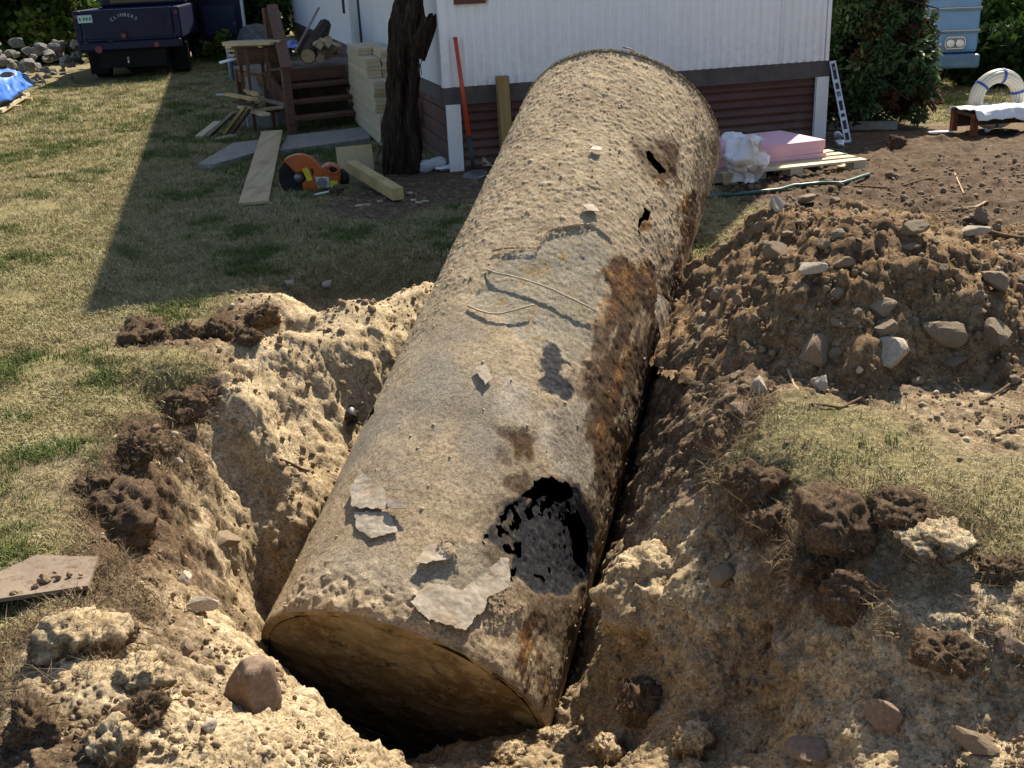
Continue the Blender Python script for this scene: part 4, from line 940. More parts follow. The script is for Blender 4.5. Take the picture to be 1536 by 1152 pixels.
MB().box((HW / 2, HLEN, (SK + HH) / 2), (HW - .1, .05, HH - SK)).build('end_wall', 'siding', home)
a = onfront(680, 7); b = onfront(727, 7)
mb = MB().box(((a[0] + b[0]) / 2, -.03, a[1] + .62), (b[0] - a[0], .03, 1.24))
for k in range(12): mb.box(((a[0] + b[0]) / 2, -.05, a[1] + .1 + k * .095), (b[0] - a[0] - .07, .012, .05), eul(.5))
mb.build('shutter', 'maroon', home)

# ------------------------------------------------------------------ wood kinds
MAT['newwood'] = wood('new_pine', (.50, .38, .20), (.66, .53, .32), 1, 30, spread=.3)
MAT['lumber'] = wood('pale_lumber', (.46, .38, .25), (.60, .51, .36), 1, 24, spread=.35)
MAT['ply'] = wood('weathered_plank', (.36, .26, .14), (.52, .40, .24), 1, 14)
MAT['treated'] = wood('treated_timber', (.40, .29, .12), (.53, .40, .19), 1, 24)
MAT['treatedz'] = wood('treated_post', (.27, .17, .065), (.36, .24, .10), 2, 24)
MAT['brownwood'] = wood('brown_stained_wood', (.085, .045, .03), (.16, .09, .06), 0, 24)
MAT['brownwoody'] = wood('brown_stained_rail', (.10, .05, .034), (.17, .095, .065), 1, 24)
MAT['deckwood'] = wood('grey_deck_boards', (.13, .105, .085), (.24, .20, .165), 0, 24, spread=.4)
MAT['greywood'] = wood('grey_old_board', (.22, .19, .15), (.36, .32, .26), 1, 22)
MAT['palletwood'] = wood('pallet_wood', (.50, .40, .25), (.68, .57, .40), 0, 22, spread=.4)
MAT['darkwood'] = wood('dark_old_wood', (.05, .035, .025), (.11, .075, .05), 2, 24)
MAT['splitwood'] = wood('split_firewood', (.38, .28, .17), (.6, .48, .32), 1, 20, spread=.5)
MAT['concrete'] = simple('concrete', (.27, .245, .22), .9, .15, .2, 12, bump=.4, dirt=(.17, .15, .12))
MAT['block'] = simple('grey_block', (.30, .29, .28), .9, .15, .15, 14, bump=.4)

# ------------------------------------------------------------------ porch
PO = np.array([-2.34, 12.40, 0]); PYAW = .245 + .24
porch = thing('porch_steps', 'dark brown wooden porch with open steps and a sloping rail beside the home', 'porch', PO, PYAW)
def wallx(y):
    c_ = math.cos(.24); s_ = math.sin(.24); l = (PO - HA) @ HX_
    return (-l + s_ * y) / c_ - .05
PW_ = 1.02
for k, (z, y) in enumerate([(.15, .0), (.30, .3), (.45, .6)]):
    MB().box((PW_ / 2, y + .13, z), (PW_ - .08, .27, .038)).build('tread', 'brownwood', porch)
for k in range(12):
    y = .96 + k * .122
    MB().box((wallx(y) / 2, y, .60 + .002 * math.sin(k * 3)), (wallx(y) - .02, .114, .034)).build('deck_board', 'deckwood', porch)
MB().box((PW_ / 2, .895, .565), (PW_, .036, .14)).build('deck_skirt', 'brownwood', porch)
MB().box((PW_ / 2, .93, .26), (PW_ - .02, .02, .5)).build('dark_backing', 'darkwood', porch)  # dark sheet standing in for the black shade behind the open steps
for x in (.03, PW_ - .03): MB().beam((x, -.02, .06), (x, .9, .55), .04, .22).build('stringer', 'brownwoody', porch)
zt = aty(442, 103, PO[1])[2]
MB().box((-.035, -.03, zt / 2), (.085, .085, zt)).build('newel_post', 'brownwood', porch)
R_p = eul(0, 0, PYAW)
def plocal(p): return R_p.T @ (np.asarray(p) - PO)
pr = plocal(aty(399, 12, 13.85))
MB().box((pr[0], pr[1], pr[2] / 2), (.085, .085, pr[2])).build('rail_post', 'brownwood', porch)
MB().box((pr[0] + .14, pr[1] + .25, pr[2] / 2 - .02), (.085, .085, pr[2] - .04)).build('rail_post', 'brownwood', porch)
MB().beam((-.02, -.05, zt + .01), (pr[0] + .08, pr[1], pr[2] + .02), .13, .04).build('hand_rail', 'brownwoody', porch)
for x, y in ((.05, 2.3), (PW_ - .1, 2.3), (PW_ - .06, .94)): MB().box((x, y, .29), (.085, .085, .58)).build('deck_leg', 'brownwood', porch)
MB().box((.045, 1.65, .5), (.035, 1.4, .14)).build('deck_skirt', 'brownwoody', porch)
# firewood, stick and tarp on the deck
FW = 'firewood on the porch deck'
def log(a, b, r, mat, label, n=7, name='firewood_log'):
    a = np.array(a); b = np.array(b); o_ = thing(name, label, 'log', (a + b) / 2, 0, FW)
    mb = MB().tube([a - (a + b) / 2, (b - a) * .0, b - (a + b) / 2], [r, r * 1.06, r * .95], n); mb.build('bark', mat, o_)
    d = (b - a) / np.linalg.norm(b - a); c_ = (a - b) / 2
    MB().tube([c_ - d * .004, c_ + d * .01], [r * .88, r * .88], n).build('cut_end', 'splitwood', o_); return o_
MAT['bark'] = simple('dark_bark', (.06, .045, .033), .95, .1, .4, 14, bump=.9)
dk = lambda px, py, Y: aty(px, py, Y)
log(dk(462, 84, 13.5), dk(482, 48, 14.4), .10, 'bark', 'thick dark log leaning on the porch behind the split firewood', 9)
log(dk(478, 62, 14.2), dk(487, 38, 14.9), .09, 'bark', 'dark log end topmost on the firewood heap on the porch', 9)
for k in range(13):
    px = 466 + 38 * rng.uniform(); py = 80 - 17 * rng.uniform() * (1 - abs(px - 488) / 40)
    c_ = dk(px, py, 13.7 + .5 * rng.uniform()); c_[2] = max(c_[2], .66)
    d = np.array([rng.uniform(-.5, .5), rng.uniform(.4, 1), rng.uniform(-.2, .25)]); d *= .2 / np.linalg.norm(d)
    log(c_ - d, c_ + d, .042 + .015 * rng.uniform(), 'splitwood', 'split piece of pale firewood heaped on the porch deck', 4)
st = thing('pole', 'thin grey pole leaning on the firewood against the home', 'pole', dk(443, 76, 13.6), 0)
p0 = dk(443, 76, 13.6); MB().tube([(0, 0, 0), (dk(461, 44, 14.2) - p0), (dk(478, 12, 14.8) - p0)], .017, 6).build('shaft', 'greywood', st)
MAT['bluetarp'] = simple('blue_tarp', (.035, .12, .50), .45, .4, .25, 6)
def cloth(name, rows, mat, nu=26, nv=18, amp=.02, seed=1, parent=None, thick=.004, fr=.12):
    """rows: list of polylines (world points), lofted; crumpled a little"""
    Rw = np.array([[np.array([np.interp(u, np.linspace(0, 1, len(r)), np.array(r)[:, k]) for k in range(3)]) for u in np.linspace(0, 1, nu)] for r in rows])
    V = np.linspace(0, 1, nv); g = np.array([[[np.interp(v, np.linspace(0, 1, len(rows)), Rw[:, j, k]) for k in range(3)] for j in range(nu)] for v in V])
    g = g + amp * np.stack([fbm(g[..., 0] + seed, g[..., 1], g[..., 2], fr, 3), fbm(g[..., 0], g[..., 1] + 7 + seed, g[..., 2], fr, 3), fbm(g[..., 0], g[..., 1], g[..., 2] + 13 + seed, fr, 3)], -1)
    i = np.arange(nu * nv).reshape(nv, nu); q = np.stack([i[:-1, :-1], i[:-1, 1:], i[1:, 1:], i[1:, :-1]], -1).reshape(-1, 4)
    o = fastmesh(name, g.reshape(-1, 3) - (0 if parent is None else np.array(parent.location)), q, mat, parent=parent)
    md = o.modifiers.new('thickness', 'SOLIDIFY'); md.thickness = thick
    return o
bt = cloth('tarp', [[dk(405, 66, 14.6), dk(447, 62, 14.6)], [dk(404, 74, 14.0), dk(447, 72, 14.0)]], 'bluetarp', 20, 10, .05, 4)
tag(bt, 'crumpled piece of blue tarp on the porch behind the rail', 'tarp')

# ------------------------------------------------------------------ stack of new boards beside the home
LS = 'new boards stacked along the side of the home'
def board(c_, L, w, h, yaw, mat, label, group=None, cat='board', name='lumber_board', rx=0, ry=0):
    """board lying along its own y axis, c_ its centre"""
    o = MB().box((0, 0, 0), (w, L, h)).build(name, mat); o.location = tuple(map(float, c_)); o.rotation_euler = (rx, ry, yaw)
    tag(o, label, cat, group); return o
bz = .03
for tier, (y0, y1, nb) in enumerate([(1.5, 3.65, 8), (1.75, 3.85, 8), (2.15, 3.75, 7)]):
    for k in range(nb):
        for col, (xa, xb) in enumerate([(-.375, -.225), (-.215, -.065)]):
            if tier == 2 and col == 0 and k > 4 : y1_ = y1; y0_ = y0 + .6
            else: y0_, y1_ = y0, y1
            ja, jb = rng.uniform(-.03, .03), rng.uniform(-.03, .03)
            top_ = tier == 2 and k == nb - 1
            lab = ('topmost pale new board at the wall side of the stack' if col else 'topmost pale new board at the yard side of the stack') if top_ else 'pale new board in the ' + ('bottom', 'middle', 'top')[tier] + ' tier of the stack beside the dead trunk'
            board(hw((xa + xb) / 2 + rng.uniform(-.006, .006), (y0_ + y1_) / 2 + ja, bz + .0185), y1_ - y0_ + jb, xb - xa, .036, HYAW, 'lumber', lab, LS)
        bz += .0385
# ------------------------------------------------------------------ dead shaggy trunk
def gz(p): return np.array([p[0], p[1], float(surf(np.array([p[0]]), np.array([p[1]]))[0])])
tb = gz(gp(603, 256)); tb[2] -= .04
trunk = thing('dead_tree', 'dead tree trunk with dark shaggy peeling bark at the corner of the home', 'tree', tb)
def bark_tube(path, rad, nth, nl, amp, name, parent, mat='bark'):
    P = np.array(path, float); s = np.linspace(0, len(P) - 1, nl); C_ = np.stack([np.interp(s, range(len(P)), P[:, k]) for k in range(3)], 1); r = np.interp(s, range(len(P)), rad)
    th = np.linspace(0, 2 * math.pi, nth, endpoint=False); TT, Z = np.meshgrid(th, C_[:, 2])
    strips = np.abs(perlin(np.cos(TT) * 3.2, np.sin(TT) * 3.2, Z * 1.2)) ; fine = fbm(np.cos(TT) * r[:, None] * 8, np.sin(TT) * r[:, None] * 8, Z, .45, 4)
    rr = r[:, None] * (1 + .6 * (strips * 2 - .5) + .4 * fine)
    co = np.stack([C_[:, 0, None] + rr * np.cos(TT), C_[:, 1, None] + rr * np.sin(TT), Z + .04 * fine], -1)
    i = np.arange(nth * nl).reshape(nl, nth); q = np.stack([i[:-1], np.roll(i[:-1], -1, 1), np.roll(i[1:], -1, 1), i[1:]], -1).reshape(-1, 4)
    return fastmesh(name, co.reshape(-1, 3), q, mat, parent=parent)
t = NT('shaggy_bark', .95, .1); v = t.mapped((1, 1, .14)); n = t.noise(38, 6, .7, v); n_ = t.noise(9, 5, .6, v)
c = t.ramp(n, [(.3, (.014, .010, .008)), (.55, (.05, .034, .026)), (.78, (.15, .11, .085))]); t.color(c); t.bump(n, 1.0, .03); MAT['shag'] = t.m
up = lambda px, py, dy=0: aty(px, py, tb[1] + dy) - tb
bark_tube([(0, 0, 0), up(608, 190), up(613, 120), up(612, 60), up(622, 0), up(628, -80)], [.135, .10, .085, .08, .065, .05], 40, 90, .1, 'trunk', trunk, 'shag')
bark_tube([up(622, 90), up(634, 50, -.03), up(646, 22, -.06)], [.085, .07, .05], 20, 24, .1, 'broken_limb', trunk, 'shag')
bark_tube([(-.09, -.02, 0), up(590, 190, -.05), up(596, 110, -.05), up(600, 40, -.03), up(606, -40)], [.10, .09, .075, .06, .05], 20, 60, .1, 'side_stem', trunk, 'shag')
for k in range(26):
    px = rng.uniform(578, 642); py = rng.uniform(15, 225); Lp = rng.uniform(30, 75)
    a = up(px + (py - 120) * -.1, py, -.2 + rng.uniform(-.02, .04)); b = up(px + (py - 120) * -.1 + rng.uniform(-9, 9), py + Lp, -.21); m_ = (a + b) / 2 + np.array([rng.uniform(-.02, .02), -.03, 0])
    MB().tube([a, m_, b], [.004, rng.uniform(.006, .012), .003], 4).build('bark_strip', 'shag', trunk)
# ------------------------------------------------------------------ things leaning on the home
MAT['redhandle'] = simple('red_fibreglass', (.50, .055, .02), .4, .45, .12, 8)
MAT['steel'] = simple('worn_steel', (.20, .20, .21), .45, .5, .3, 20, metal=.6, dirt=(.16, .12, .08))
lx, z = onfront(683, 58, -.04); lx2, z2 = onfront(704, 208, -.2)
ft = gz(gp(711, 268)); s0 = np.array(ft); S1 = hw(*((lambda q: (q[0], -.2, q[1]))(onfront(704, 208, -.2)))); S2 = hw(lx, -.04, z)
sh = thing('shovel', 'round-point shovel with a long red-orange handle leaning on the skirting', 'shovel', s0)
dS = (S2 - S1) / np.linalg.norm(S2 - S1); LL = np.linalg.norm(S2 - S1)
MB().tube([S1 - s0, S1 + dS * LL * .6 - s0, S2 - s0], [.021, .019, .017], 10).build('handle', 'redhandle', sh, True)
MB().tube([S2 - s0, S2 + dS * .012 - s0], [.020, .018], 10).build('grip', 'redhandle', sh, True)
sk0 = S1 - dS * .26
MB().tube([S1 + dS * .02 - s0, S1 - dS * .15 - s0, sk0 - s0], [.022, .019, .016], 10).build('socket', 'blackmetal', sh, True)
bt_ = s0 + np.array([.0, -.02, .005]); ax = (bt_ - sk0); LB = np.linalg.norm(ax); ax /= LB; sx = np.cross(ax, [0, 1, 0.0]); sx /= np.linalg.norm(sx); sn = np.cross(sx, ax)
bv = []; bl = [(0, .02), (.06, .105), (.3, .115), (.6, .105), (.82, .07), (1.0, .012)]
for (u, w_) in bl:
    for k in range(7):
        f_ = k / 3 - 1; bv.append(sk0 + ax * LB * u + sx * w_ * f_ + sn * (.03 * (f_ * f_) * (1 - u * .5)) - s0)
o = MB().add(bv, [(r * 7 + k, r * 7 + k + 1, r * 7 + k + 8, r * 7 + k + 7) for r in range(5) for k in range(6)]).build('blade', 'steel', sh, True)
o.modifiers.new('thickness', 'SOLIDIFY').thickness = .004
a = onfront(755, 114, -.13); o = MB().box((0, 0, a[1] / 2), (.095, .095, a[1])).build('fence_post', 'treatedz'); o.location = tuple(hw(a[0], -.13, 0)); o.rotation_euler = (0, -.015, HYAW)
tag(o, 'square brown treated post standing upright by the skirting', 'post')
MAT['plastic'] = simple('white_plastic', (.75, .76, .80), .35, .4, .06, 5)
MAT['plasticgrey'] = simple('clear_plastic_bag', (.55, .56, .58), .35, .4, .1, 12)
def bag(px, py, wpx, hpx, label, mat, seed, Y=None):
    p = gz(gp(px, py)); s_ = p[1] / FOC
    me = lumpmesh('bag', 3, seed, mat, .6, .9, 6); o = bpy.data.objects.new('plastic_bag', me); COL.objects.link(o); o.location = tuple(p + np.array([0, .05, hpx * s_ * .42])); o.scale = (wpx * s_ / 1.8, wpx * s_ / 2.4, hpx * s_ / 1.2); tag(o, label, 'bag', 'plastic bags by the dead trunk')
bag(648, 257, 40, 26, 'crumpled clear plastic bag at the foot of the dead trunk', 'plasticgrey', 71)
bag(672, 257, 38, 14, 'flattened white plastic bag beside the white corner board', 'plastic', 72)
o = MB().prism([(0, 0), (.10, .0), (.02, .085)], 0, .02).build('wood_scrap', 'lumber'); o.location = tuple(gz(gp(722, 252)) + np.array([0, 0, .02])); tag(o, 'pale triangular offcut half hidden behind the tank', 'offcut')
# ------------------------------------------------------------------ the yard before the home
def flatquad(name, pix, z, th, mat, label, cat, group=None, lift=0.0):
    """a slab or board from the four corners seen in the photo, laid on the ground"""
    P = [gp(px, py, z) for px, py in pix]; c_ = np.mean(P, 0); c_[2] = z
    n = len(P); v = [p - c_ for p in P] + [p - c_ - np.array([0, 0, th]) for p in P]
    f = [tuple(range(n)), tuple(range(2 * n - 1, n - 1, -1))] + [(i, (i + 1) % n, (i + 1) % n + n, i + n) for i in range(n)]
    o = mkobj(name, v, f, mat); o.location = tuple(c_); return tag(o, label, cat, group)
flatquad('paving_slab', [(296, 246), (322, 246), (392, 226), (398, 208), (350, 214)], .035, .06, 'concrete', 'cracked grey concrete slab in the grass left of the long plank', 'slab')
flatquad('paving_slab', [(418, 226), (556, 207), (548, 190), (432, 203)], .035, .06, 'concrete', 'grey concrete slab at the foot of the porch steps', 'slab')
P = [gp(391, 199, .09), gp(426, 199, .09), gp(403, 305, .03), gp(358, 309, .03)]
a = (P[0] + P[1]) / 2; b = (P[2] + P[3]) / 2; o_ = (a + b) / 2
o = MB().beam(a - o_, b - o_, .225, .022).build('plank', 'ply'); o.location = tuple(o_ + np.array([0, 0, .012]))
tag(o, 'long wide weathered plank lying from the porch steps out onto the lawn', 'plank')
# timber and board by the trunk
a = gp(527, 249, .12); b = gp(597, 291, .06); o_ = (a + b) / 2
tb_ = MB().beam(a - o_, b - o_, .092, .092).build('timber', 'treated'); tb_.location = tuple(o_); tag(tb_, 'square yellow-brown timber with its cut end towards the pit', 'timber')
a = gz(gp(506, 262)); b = gz(gp(560, 258)); o_ = (a + b) / 2
bd = MB().beam(a - o_ + np.array([0, 0, .12]), b - o_ + np.array([0, 0, .14]), .03, .22).build('offcut_board', 'newwood'); bd.location = tuple(o_ + np.array([0, .05, 0])); bd.rotation_euler = (-.15, 0, 0); tag(bd, 'short pale board propped on edge behind the orange saw', 'board')
# cut-off saw
MAT['orange'] = simple('orange_plastic', (.40, .085, .012), .4, .45, .15, 12, dirt=(.30, .10, .04))
MAT['sawgrey'] = simple('grey_saw_cover', (.52, .52, .50), .5, .4, .12, 12, dirt=(.3, .28, .25))
MAT['yellowlabel'] = simple('yellow_label', (.55, .50, .03), .6, .3, .15, 30)
MAT['rubber'] = simple('black_rubber', (.018, .018, .018), .8, .2, .3, 14)
sp = gz(gp(478, 287)); saw = thing('cut_off_saw', 'orange petrol cut-off saw with a big round blade guard lying on the dirt', 'saw', sp, .12)
s_ = sp[1] / FOC * .77
def sx(px, py): return (px - 478) * s_, (287 - py) * s_ * .98 + .01
def arcpoly(cx_, cz_, r0, r1, a0, a1, n=18):
    A = np.linspace(a0, a1, n); return [(cx_ + r1 * math.cos(t), cz_ + r1 * math.sin(t)) for t in A] + [(cx_ + r0 * math.cos(t), cz_ + r0 * math.sin(t)) for t in A[::-1]]
cx_, cz_ = sx(446, 261)
MB().cyl((cx_ - .01, .03, cz_), (cx_ - .01, .036, cz_), .165, 36).build('cutting_disc', 'rubber', saw)
MB().cyl((cx_ - .012, .012, cz_), (cx_ - .012, .05, cz_), .04, 20).build('arbor_flange', 'steel', saw, True)
gd = MB().prism(arcpoly(cx_, cz_, .045, .19, -1.45, 2.25), -.012, .075).build('blade_guard', 'orange', saw)
gd.modifiers.new('bevel', 'BEVEL').width = .012
lb_ = [sx(451, 243), sx(462, 241), sx(469, 266), sx(459, 268)]
MB().prism(lb_, -.018, -.013).build('warning_label', 'yellowlabel', saw)
bodyp = [sx(472, 250), sx(490, 246), sx(497, 239), sx(516, 243), sx(524, 252), sx(522, 268), sx(519, 283), sx(490, 285), sx(476, 280)]
bo = MB().prism(bodyp, .0, .19).build('engine_cover', 'orange', saw); bo.modifiers.new('bevel', 'BEVEL').width = .018
hd = [(*sx(500, 247), 0), (*sx(506, 240), 0), (*sx(518, 245), 0), (*sx(521, 253), 0), (*sx(510, 257), 0), (*sx(502, 255), 0), (*sx(500, 247), 0)]
MB().tube([(x, -.012, z) for x, z, _ in hd], .010, 8).build('rear_handle', 'orange', saw, True)
MB().prism([sx(502, 249), sx(508, 243), sx(517, 247), sx(518, 252), sx(509, 255)], -.003, .001).build('handle_opening', 'rubber', saw)
g2 = MB().prism([sx(473, 259), sx(501, 263), sx(500, 284), sx(477, 284)], -.014, .02).build('starter_cover', 'sawgrey', saw); g2.modifiers.new('bevel', 'BEVEL').width = .006
c2 = sx(487, 273); MB().cyl((c2[0], -.016, c2[1]), (c2[0], -.020, c2[1]), .042, 24).build('starter_grille', 'steel', saw)
MB().prism([sx(502, 270), sx(516, 272), sx(516, 284), sx(501, 283)], -.012, .02).build('side_cover', 'yellowlabel', saw)
MB().tube([(*sx(519, 259), .09)[::1] if False else (sx(519, 259)[0], .09, sx(519, 259)[1]), (sx(526, 268)[0], .09, sx(526, 268)[1]), (sx(526, 282)[0], .09, sx(526, 282)[1])], [.05, .06, .05], 12).build('air_filter', 'rubber', saw, True)
MB().tube([(sx(471, 262)[0], .0, sx(471, 262)[1]), (sx(470, 245)[0], -.01, sx(470, 245)[1]), (sx(475, 236)[0], .08, sx(475, 236)[1]), (sx(480, 240)[0], .2, sx(480, 240)[1]), (sx(480, 262)[0], .21, sx(480, 262)[1])], .011, 8).build('front_handle', 'rubber', saw, True)
MB().box((sx(470, 268)[0], .04, sx(470, 268)[1]), (.12, .05, .06)).build('cutting_arm', 'rubber', saw)
tl = gz(gp(492, 296)); tool = thing('hand_tool', 'small metal tool with a pale handle lying in front of the saw', 'tool', tl)
MB().tube([(-.10, -.03, .02), (-.02, -.01, .03), (.02, 0, .035)], .008, 6).build('handle', 'white', tool)
MB().box((.06, .01, .03), (.10, .05, .045), eul(.2, .2, .3)).box((.09, .03, .055), (.07, .06, .03), eul(.5, 0, .9)).build('jaw', 'darkwood', tool)
for px, py, l in [(545, 310, 26), (638, 303, 10), (620, 300, 8), (628, 306, 9), (615, 291, 8), (705, 310, 9), (570, 304, 7)]:
    p = gz(gp(px, py)); o = MB().box((0, 0, 0), (l * p[1] / FOC, .025, .012), eul(0, 0, .3)).build('wood_chip', 'lumber'); o.location = tuple(p + np.array([0, 0, .012])); o.rotation_euler = (0, .1, rng.uniform(-.2, .6)); tag(o, 'pale splinter of wood lying on the dirt near the timber', 'wood chip', 'splinters near the timber')
p = gz(gp(330, 146)); o = MB().box((0, 0, 0), (.12, .04, .03)).build('litter', 'plastic'); o.location = tuple(p + np.array([0, 0, .02])); tag(o, 'small white piece of litter on the shaded grass left of the porch', 'litter')

# ------------------------------------------------------------------ work stand, scrap wood and blocks left of the porch
tp = gp(392, 192); stand = thing('work_stand', 'rickety dark wooden stand on thin stick legs left of the porch', 'stand', tp, .35)
def tl_(px, py, Y): return eul(0, 0, .35).T @ (aty(px, py, Y) - tp)
z1 = aty(390, 94, 13)[2]; z2 = aty(390, 72, 13)[2]
MB().box((.04, .12, (z1 + z2) / 2), (.44, .42, z2 - z1)).build('apron', 'brownwood', stand)
MB().box((.04, .12, z2 + .012), (.5, .48, .022)).build('top_board', 'darkwood', stand)
for px, py, Y, h in [(383, 195, 12.8, z2), (412, 192, 12.9, z2), (366, 145, 13.2, z1), (398, 140, 13.3, z1)]:
    q_ = tl_(px, py, Y); q_[2] = 0; MB().beam(q_, (q_[0] + .01, q_[1], h), .035, .035, (0, 1, 0)).build('leg', 'brownwood', stand)
SC = 'scrap boards on the stand'
for k, (px, py, L, ang, mt) in enumerate([(372, 66, .62, 1.35, 'newwood'), (378, 63, .7, 1.5, 'lumber'), (368, 70, .5, 1.3, 'newwood'), (362, 75, .34, 1.5, 'lumber'), (363, 82, .3, 1.6, 'newwood'), (392, 70, .5, 1.1, 'greywood'), (390, 61, .75, 1.62, 'greywood')]):
    p = aty(px, py, 12.95 + .05 * k); board(p, L, .09, .025, ang - .1, mt, 'short offcut of board piled on the dark wooden stand', SC, 'offcut')
p = aty(348, 89, 13.1); board(p, .26, .30, .012, .3, 'white', 'white board jutting out to the left under the piled offcuts', None, 'board', ry=-.2)
pp = gp(348, 122, 0); pz_ = aty(347, 63, pp[1])[2]
o = MB().tube([(0, 0, 0), (0, 0, pz_ / 2), (0, 0, pz_)], .035, 8).build('metal_post', 'block'); o.location = tuple(pp); tag(o, 'thin blue-grey metal post standing in the grass behind the stand', 'post')
bb = gp(378, 121, 0); MAT['darkblue'] = simple('dark_blue_bin', (.012, .02, .05), .5, .4, .2, 6)
bin_ = thing('storage_bin', 'dark blue bin with a bright blue rim behind the stand', 'bin', bb)
MB().prism([(-.26, 0), (.26, 0), (.3, .4), (-.3, .4)], -.2, .2).build('body', 'darkblue', bin_); MB().box((0, 0, .41), (.64, .44, .05)).build('rim', 'bluetarp', bin_)
cr_ = thing('slatted_panel', 'grey slatted panel leaning on the scrap wood under the stand', 'panel', aty(388, 128, 13.6), .2)
for k in range(6): MB().box((-.13 + .052 * k, 0, 0), (.046, .28, .015), eul(.75)).build('slat', 'block', cr_)
CB = 'grey concrete blocks by the porch'
for (px, py, w, lb) in [(374, 190, .16, 'end-on grey concrete block at the left of the scrap heap'), (396, 192, .36, 'long grey concrete block under the scrap heap left of the porch'), (427, 188, .22, 'grey concrete block beside the porch newel post')]:
    p = gz(gp(px, py)); o = MB().box((0, .1, .08), (w, .2, .17)).build('concrete_block', 'block'); o.location = tuple(p); o.rotation_euler = (0, 0, .3); tag(o, lb, 'block', CB)
SH = 'scrap boards on the ground by the porch'
for (a, b, w, mt, lb) in [((298, 206, .03), (327, 183, .14), .10, 'lumber', 'pale wedge-like board end nearest the lawn in the scrap heap'),
                         ((314, 203, .03), (352, 168, .28), .17, 'greywood', 'wide grey board slanting up onto the scrap heap'),
                         ((338, 200, .04), (368, 160, .33), .09, 'treated', 'orange-brown board slanting up onto the scrap heap'),
                         ((346, 202, .03), (374, 165, .3), .06, 'brownwood', 'dark red-brown strip slanting up onto the scrap heap'),
                         ((326, 209, .02), (352, 203, .03), .09, 'lumber', 'short pale board flat on the grass before the scrap heap'),
                         ((340, 141, .42), (382, 149, .42), .07, 'treated', 'orange-brown stick poking out left from the top of the scrap heap'),
                         ((352, 152, .34), (384, 158, .33), .06, 'darkwood', 'dark stick poking out left below the orange-brown one'),
                         ((362, 160, .24), (398, 172, .26), .10, 'newwood', 'tan board lying across the long concrete block'),
                         ((370, 135, .44), (384, 142, .46), .07, 'treated', 'short orange offcut on top of the scrap heap'),
                         ((390, 165, .26), (425, 160, .28), .09, 'ply', 'brown board across the scrap heap behind the stand legs'),
                         ((396, 150, .34), (432, 158, .3), .06, 'greywood', 'grey stick across the scrap heap beside the porch'),
                         ((366, 172, .2), (392, 150, .36), .07, 'splitwood', 'pale split stick standing against the scrap heap')]:
    A_1 = gp(*a); B_1 = gp(*b)
    o_ = (A_1 + B_1) / 2; o = MB().beam(A_1 - o_, B_1 - o_, w, .028).build('scrap_board', mt); o.location = tuple(o_); tag(o, lb, 'board', SH)

# ------------------------------------------------------------------ pallet, foam boards, sheet, hose, level
PG = gz(gp(1300, 258)); py_ = .27
pal = thing('pallet', 'pale wooden pallet carrying the pink foam boards', 'pallet', PG, py_)
W_ = 1.25; D_ = 1.05
for k in range(7): MB().box((-W_ / 2, .05 + k * (D_ - .1) / 6, .082), (W_, .095, .016)).build('slat', 'palletwood', pal)
for x in (-.06, -W_ / 2, -W_ + .06):
    for y in (.07, D_ / 2, D_ - .07): MB().box((x, y, .042), (.11, .12, .062)).build('block', 'palletwood', pal)
    MB().box((x, D_ / 2, .004), (.10, D_, .012)).build('runner', 'palletwood', pal)
t = NT('pink_foam', .75, .2); t.color(t.ramp(t.noise(3, 4), [(.3, (.62, .36, .44)), (.7, (.70, .44, .52))])); MAT['pink'] = t.m
FC = aty(1239, 209, 8.72); fy = .36
FO = 'pink foam boards on the pallet'
for k, (z, th, lb, dx) in enumerate([(.092, .035, 'lowest pink foam board resting on the pallet', .012), (.128, .035, 'middle pink foam board between two others on the pallet', -.012), (.164, .065, 'thick topmost pink foam board on the pallet', 0)]):
    o = MB().box((-.55, .32, th / 2), (1.1, .64, th)).build('foam_board', 'pink'); o.location = (FC[0] + dx, FC[1] + .006 * k, PG[2] + z); o.rotation_euler = (0, 0, fy - .06 + .02 * k); tag(o, lb, 'foam board', FO)
zb = float(PG[2])
def gq(px, py, z): return gp(px, py, z + zb)
r1 = [gq(1086, 204, .305), gq(1108, 203, .31), gq(1132, 205, .32), gq(1142, 210, .32)]
r2 = [gq(1085, 218, .31), gq(1110, 216, .34), gq(1128, 207, .42), gq(1140, 216, .36)]
r3 = [gq(1087, 232, .26), gq(1108, 240, .25), gq(1128, 236, .27), gq(1148, 234, .22)]
r4 = [gq(1092, 244, .16), gq(1110, 252, .17), gq(1124, 252, .19), gq(1151, 246, .15)]
r5 = [gq(1090, 252, .09), gq(1112, 262, .10), gq(1134, 262, .08), gq(1146, 262, .06)]
r6 = [gq(1085, 258, .05), gq(1106, 270, .03), gq(1122, 276, .02), gq(1136, 272, .02)]
o = cloth('plastic_sheet', [r1, r2, r3, r4, r5, r6], 'plastic', 44, 46, .05, 3, None, .003, .16); tag(o, 'crumpled white plastic sheet draped over the corner of the foam boards', 'plastic sheet')
db = board(gz(gp(1100, 275)) + np.array([0, 0, .05]), .5, .10, .07, math.pi / 2 + .2, 'greywood', 'old grey timber end on the dirt beside the tank under the plastic sheet', None, 'timber')
MAT['hose'] = simple('green_hose', (.035, .10, .075), .4, .4, .15, 20)
def groundtube(pix, r, name, mat, label, cat, z=None):
    p, _ = hitz(pix); p = np.array([np.interp(np.linspace(0, len(p) - 1, len(p) * 6), range(len(p)), p[:, k]) for k in range(3)]).T
    p[:, 2] = surf(p[:, 0], p[:, 1]) + r * .8
    p[:, 2] = np.convolve(np.pad(p[:, 2], 7, mode='edge'), np.ones(15) / 15, 'valid') + r * .5
    o_ = p.mean(0); o = MB().tube(p - o_, r, 8).build(name, mat, None, True); o.location = tuple(o_); return tag(o, label, cat)
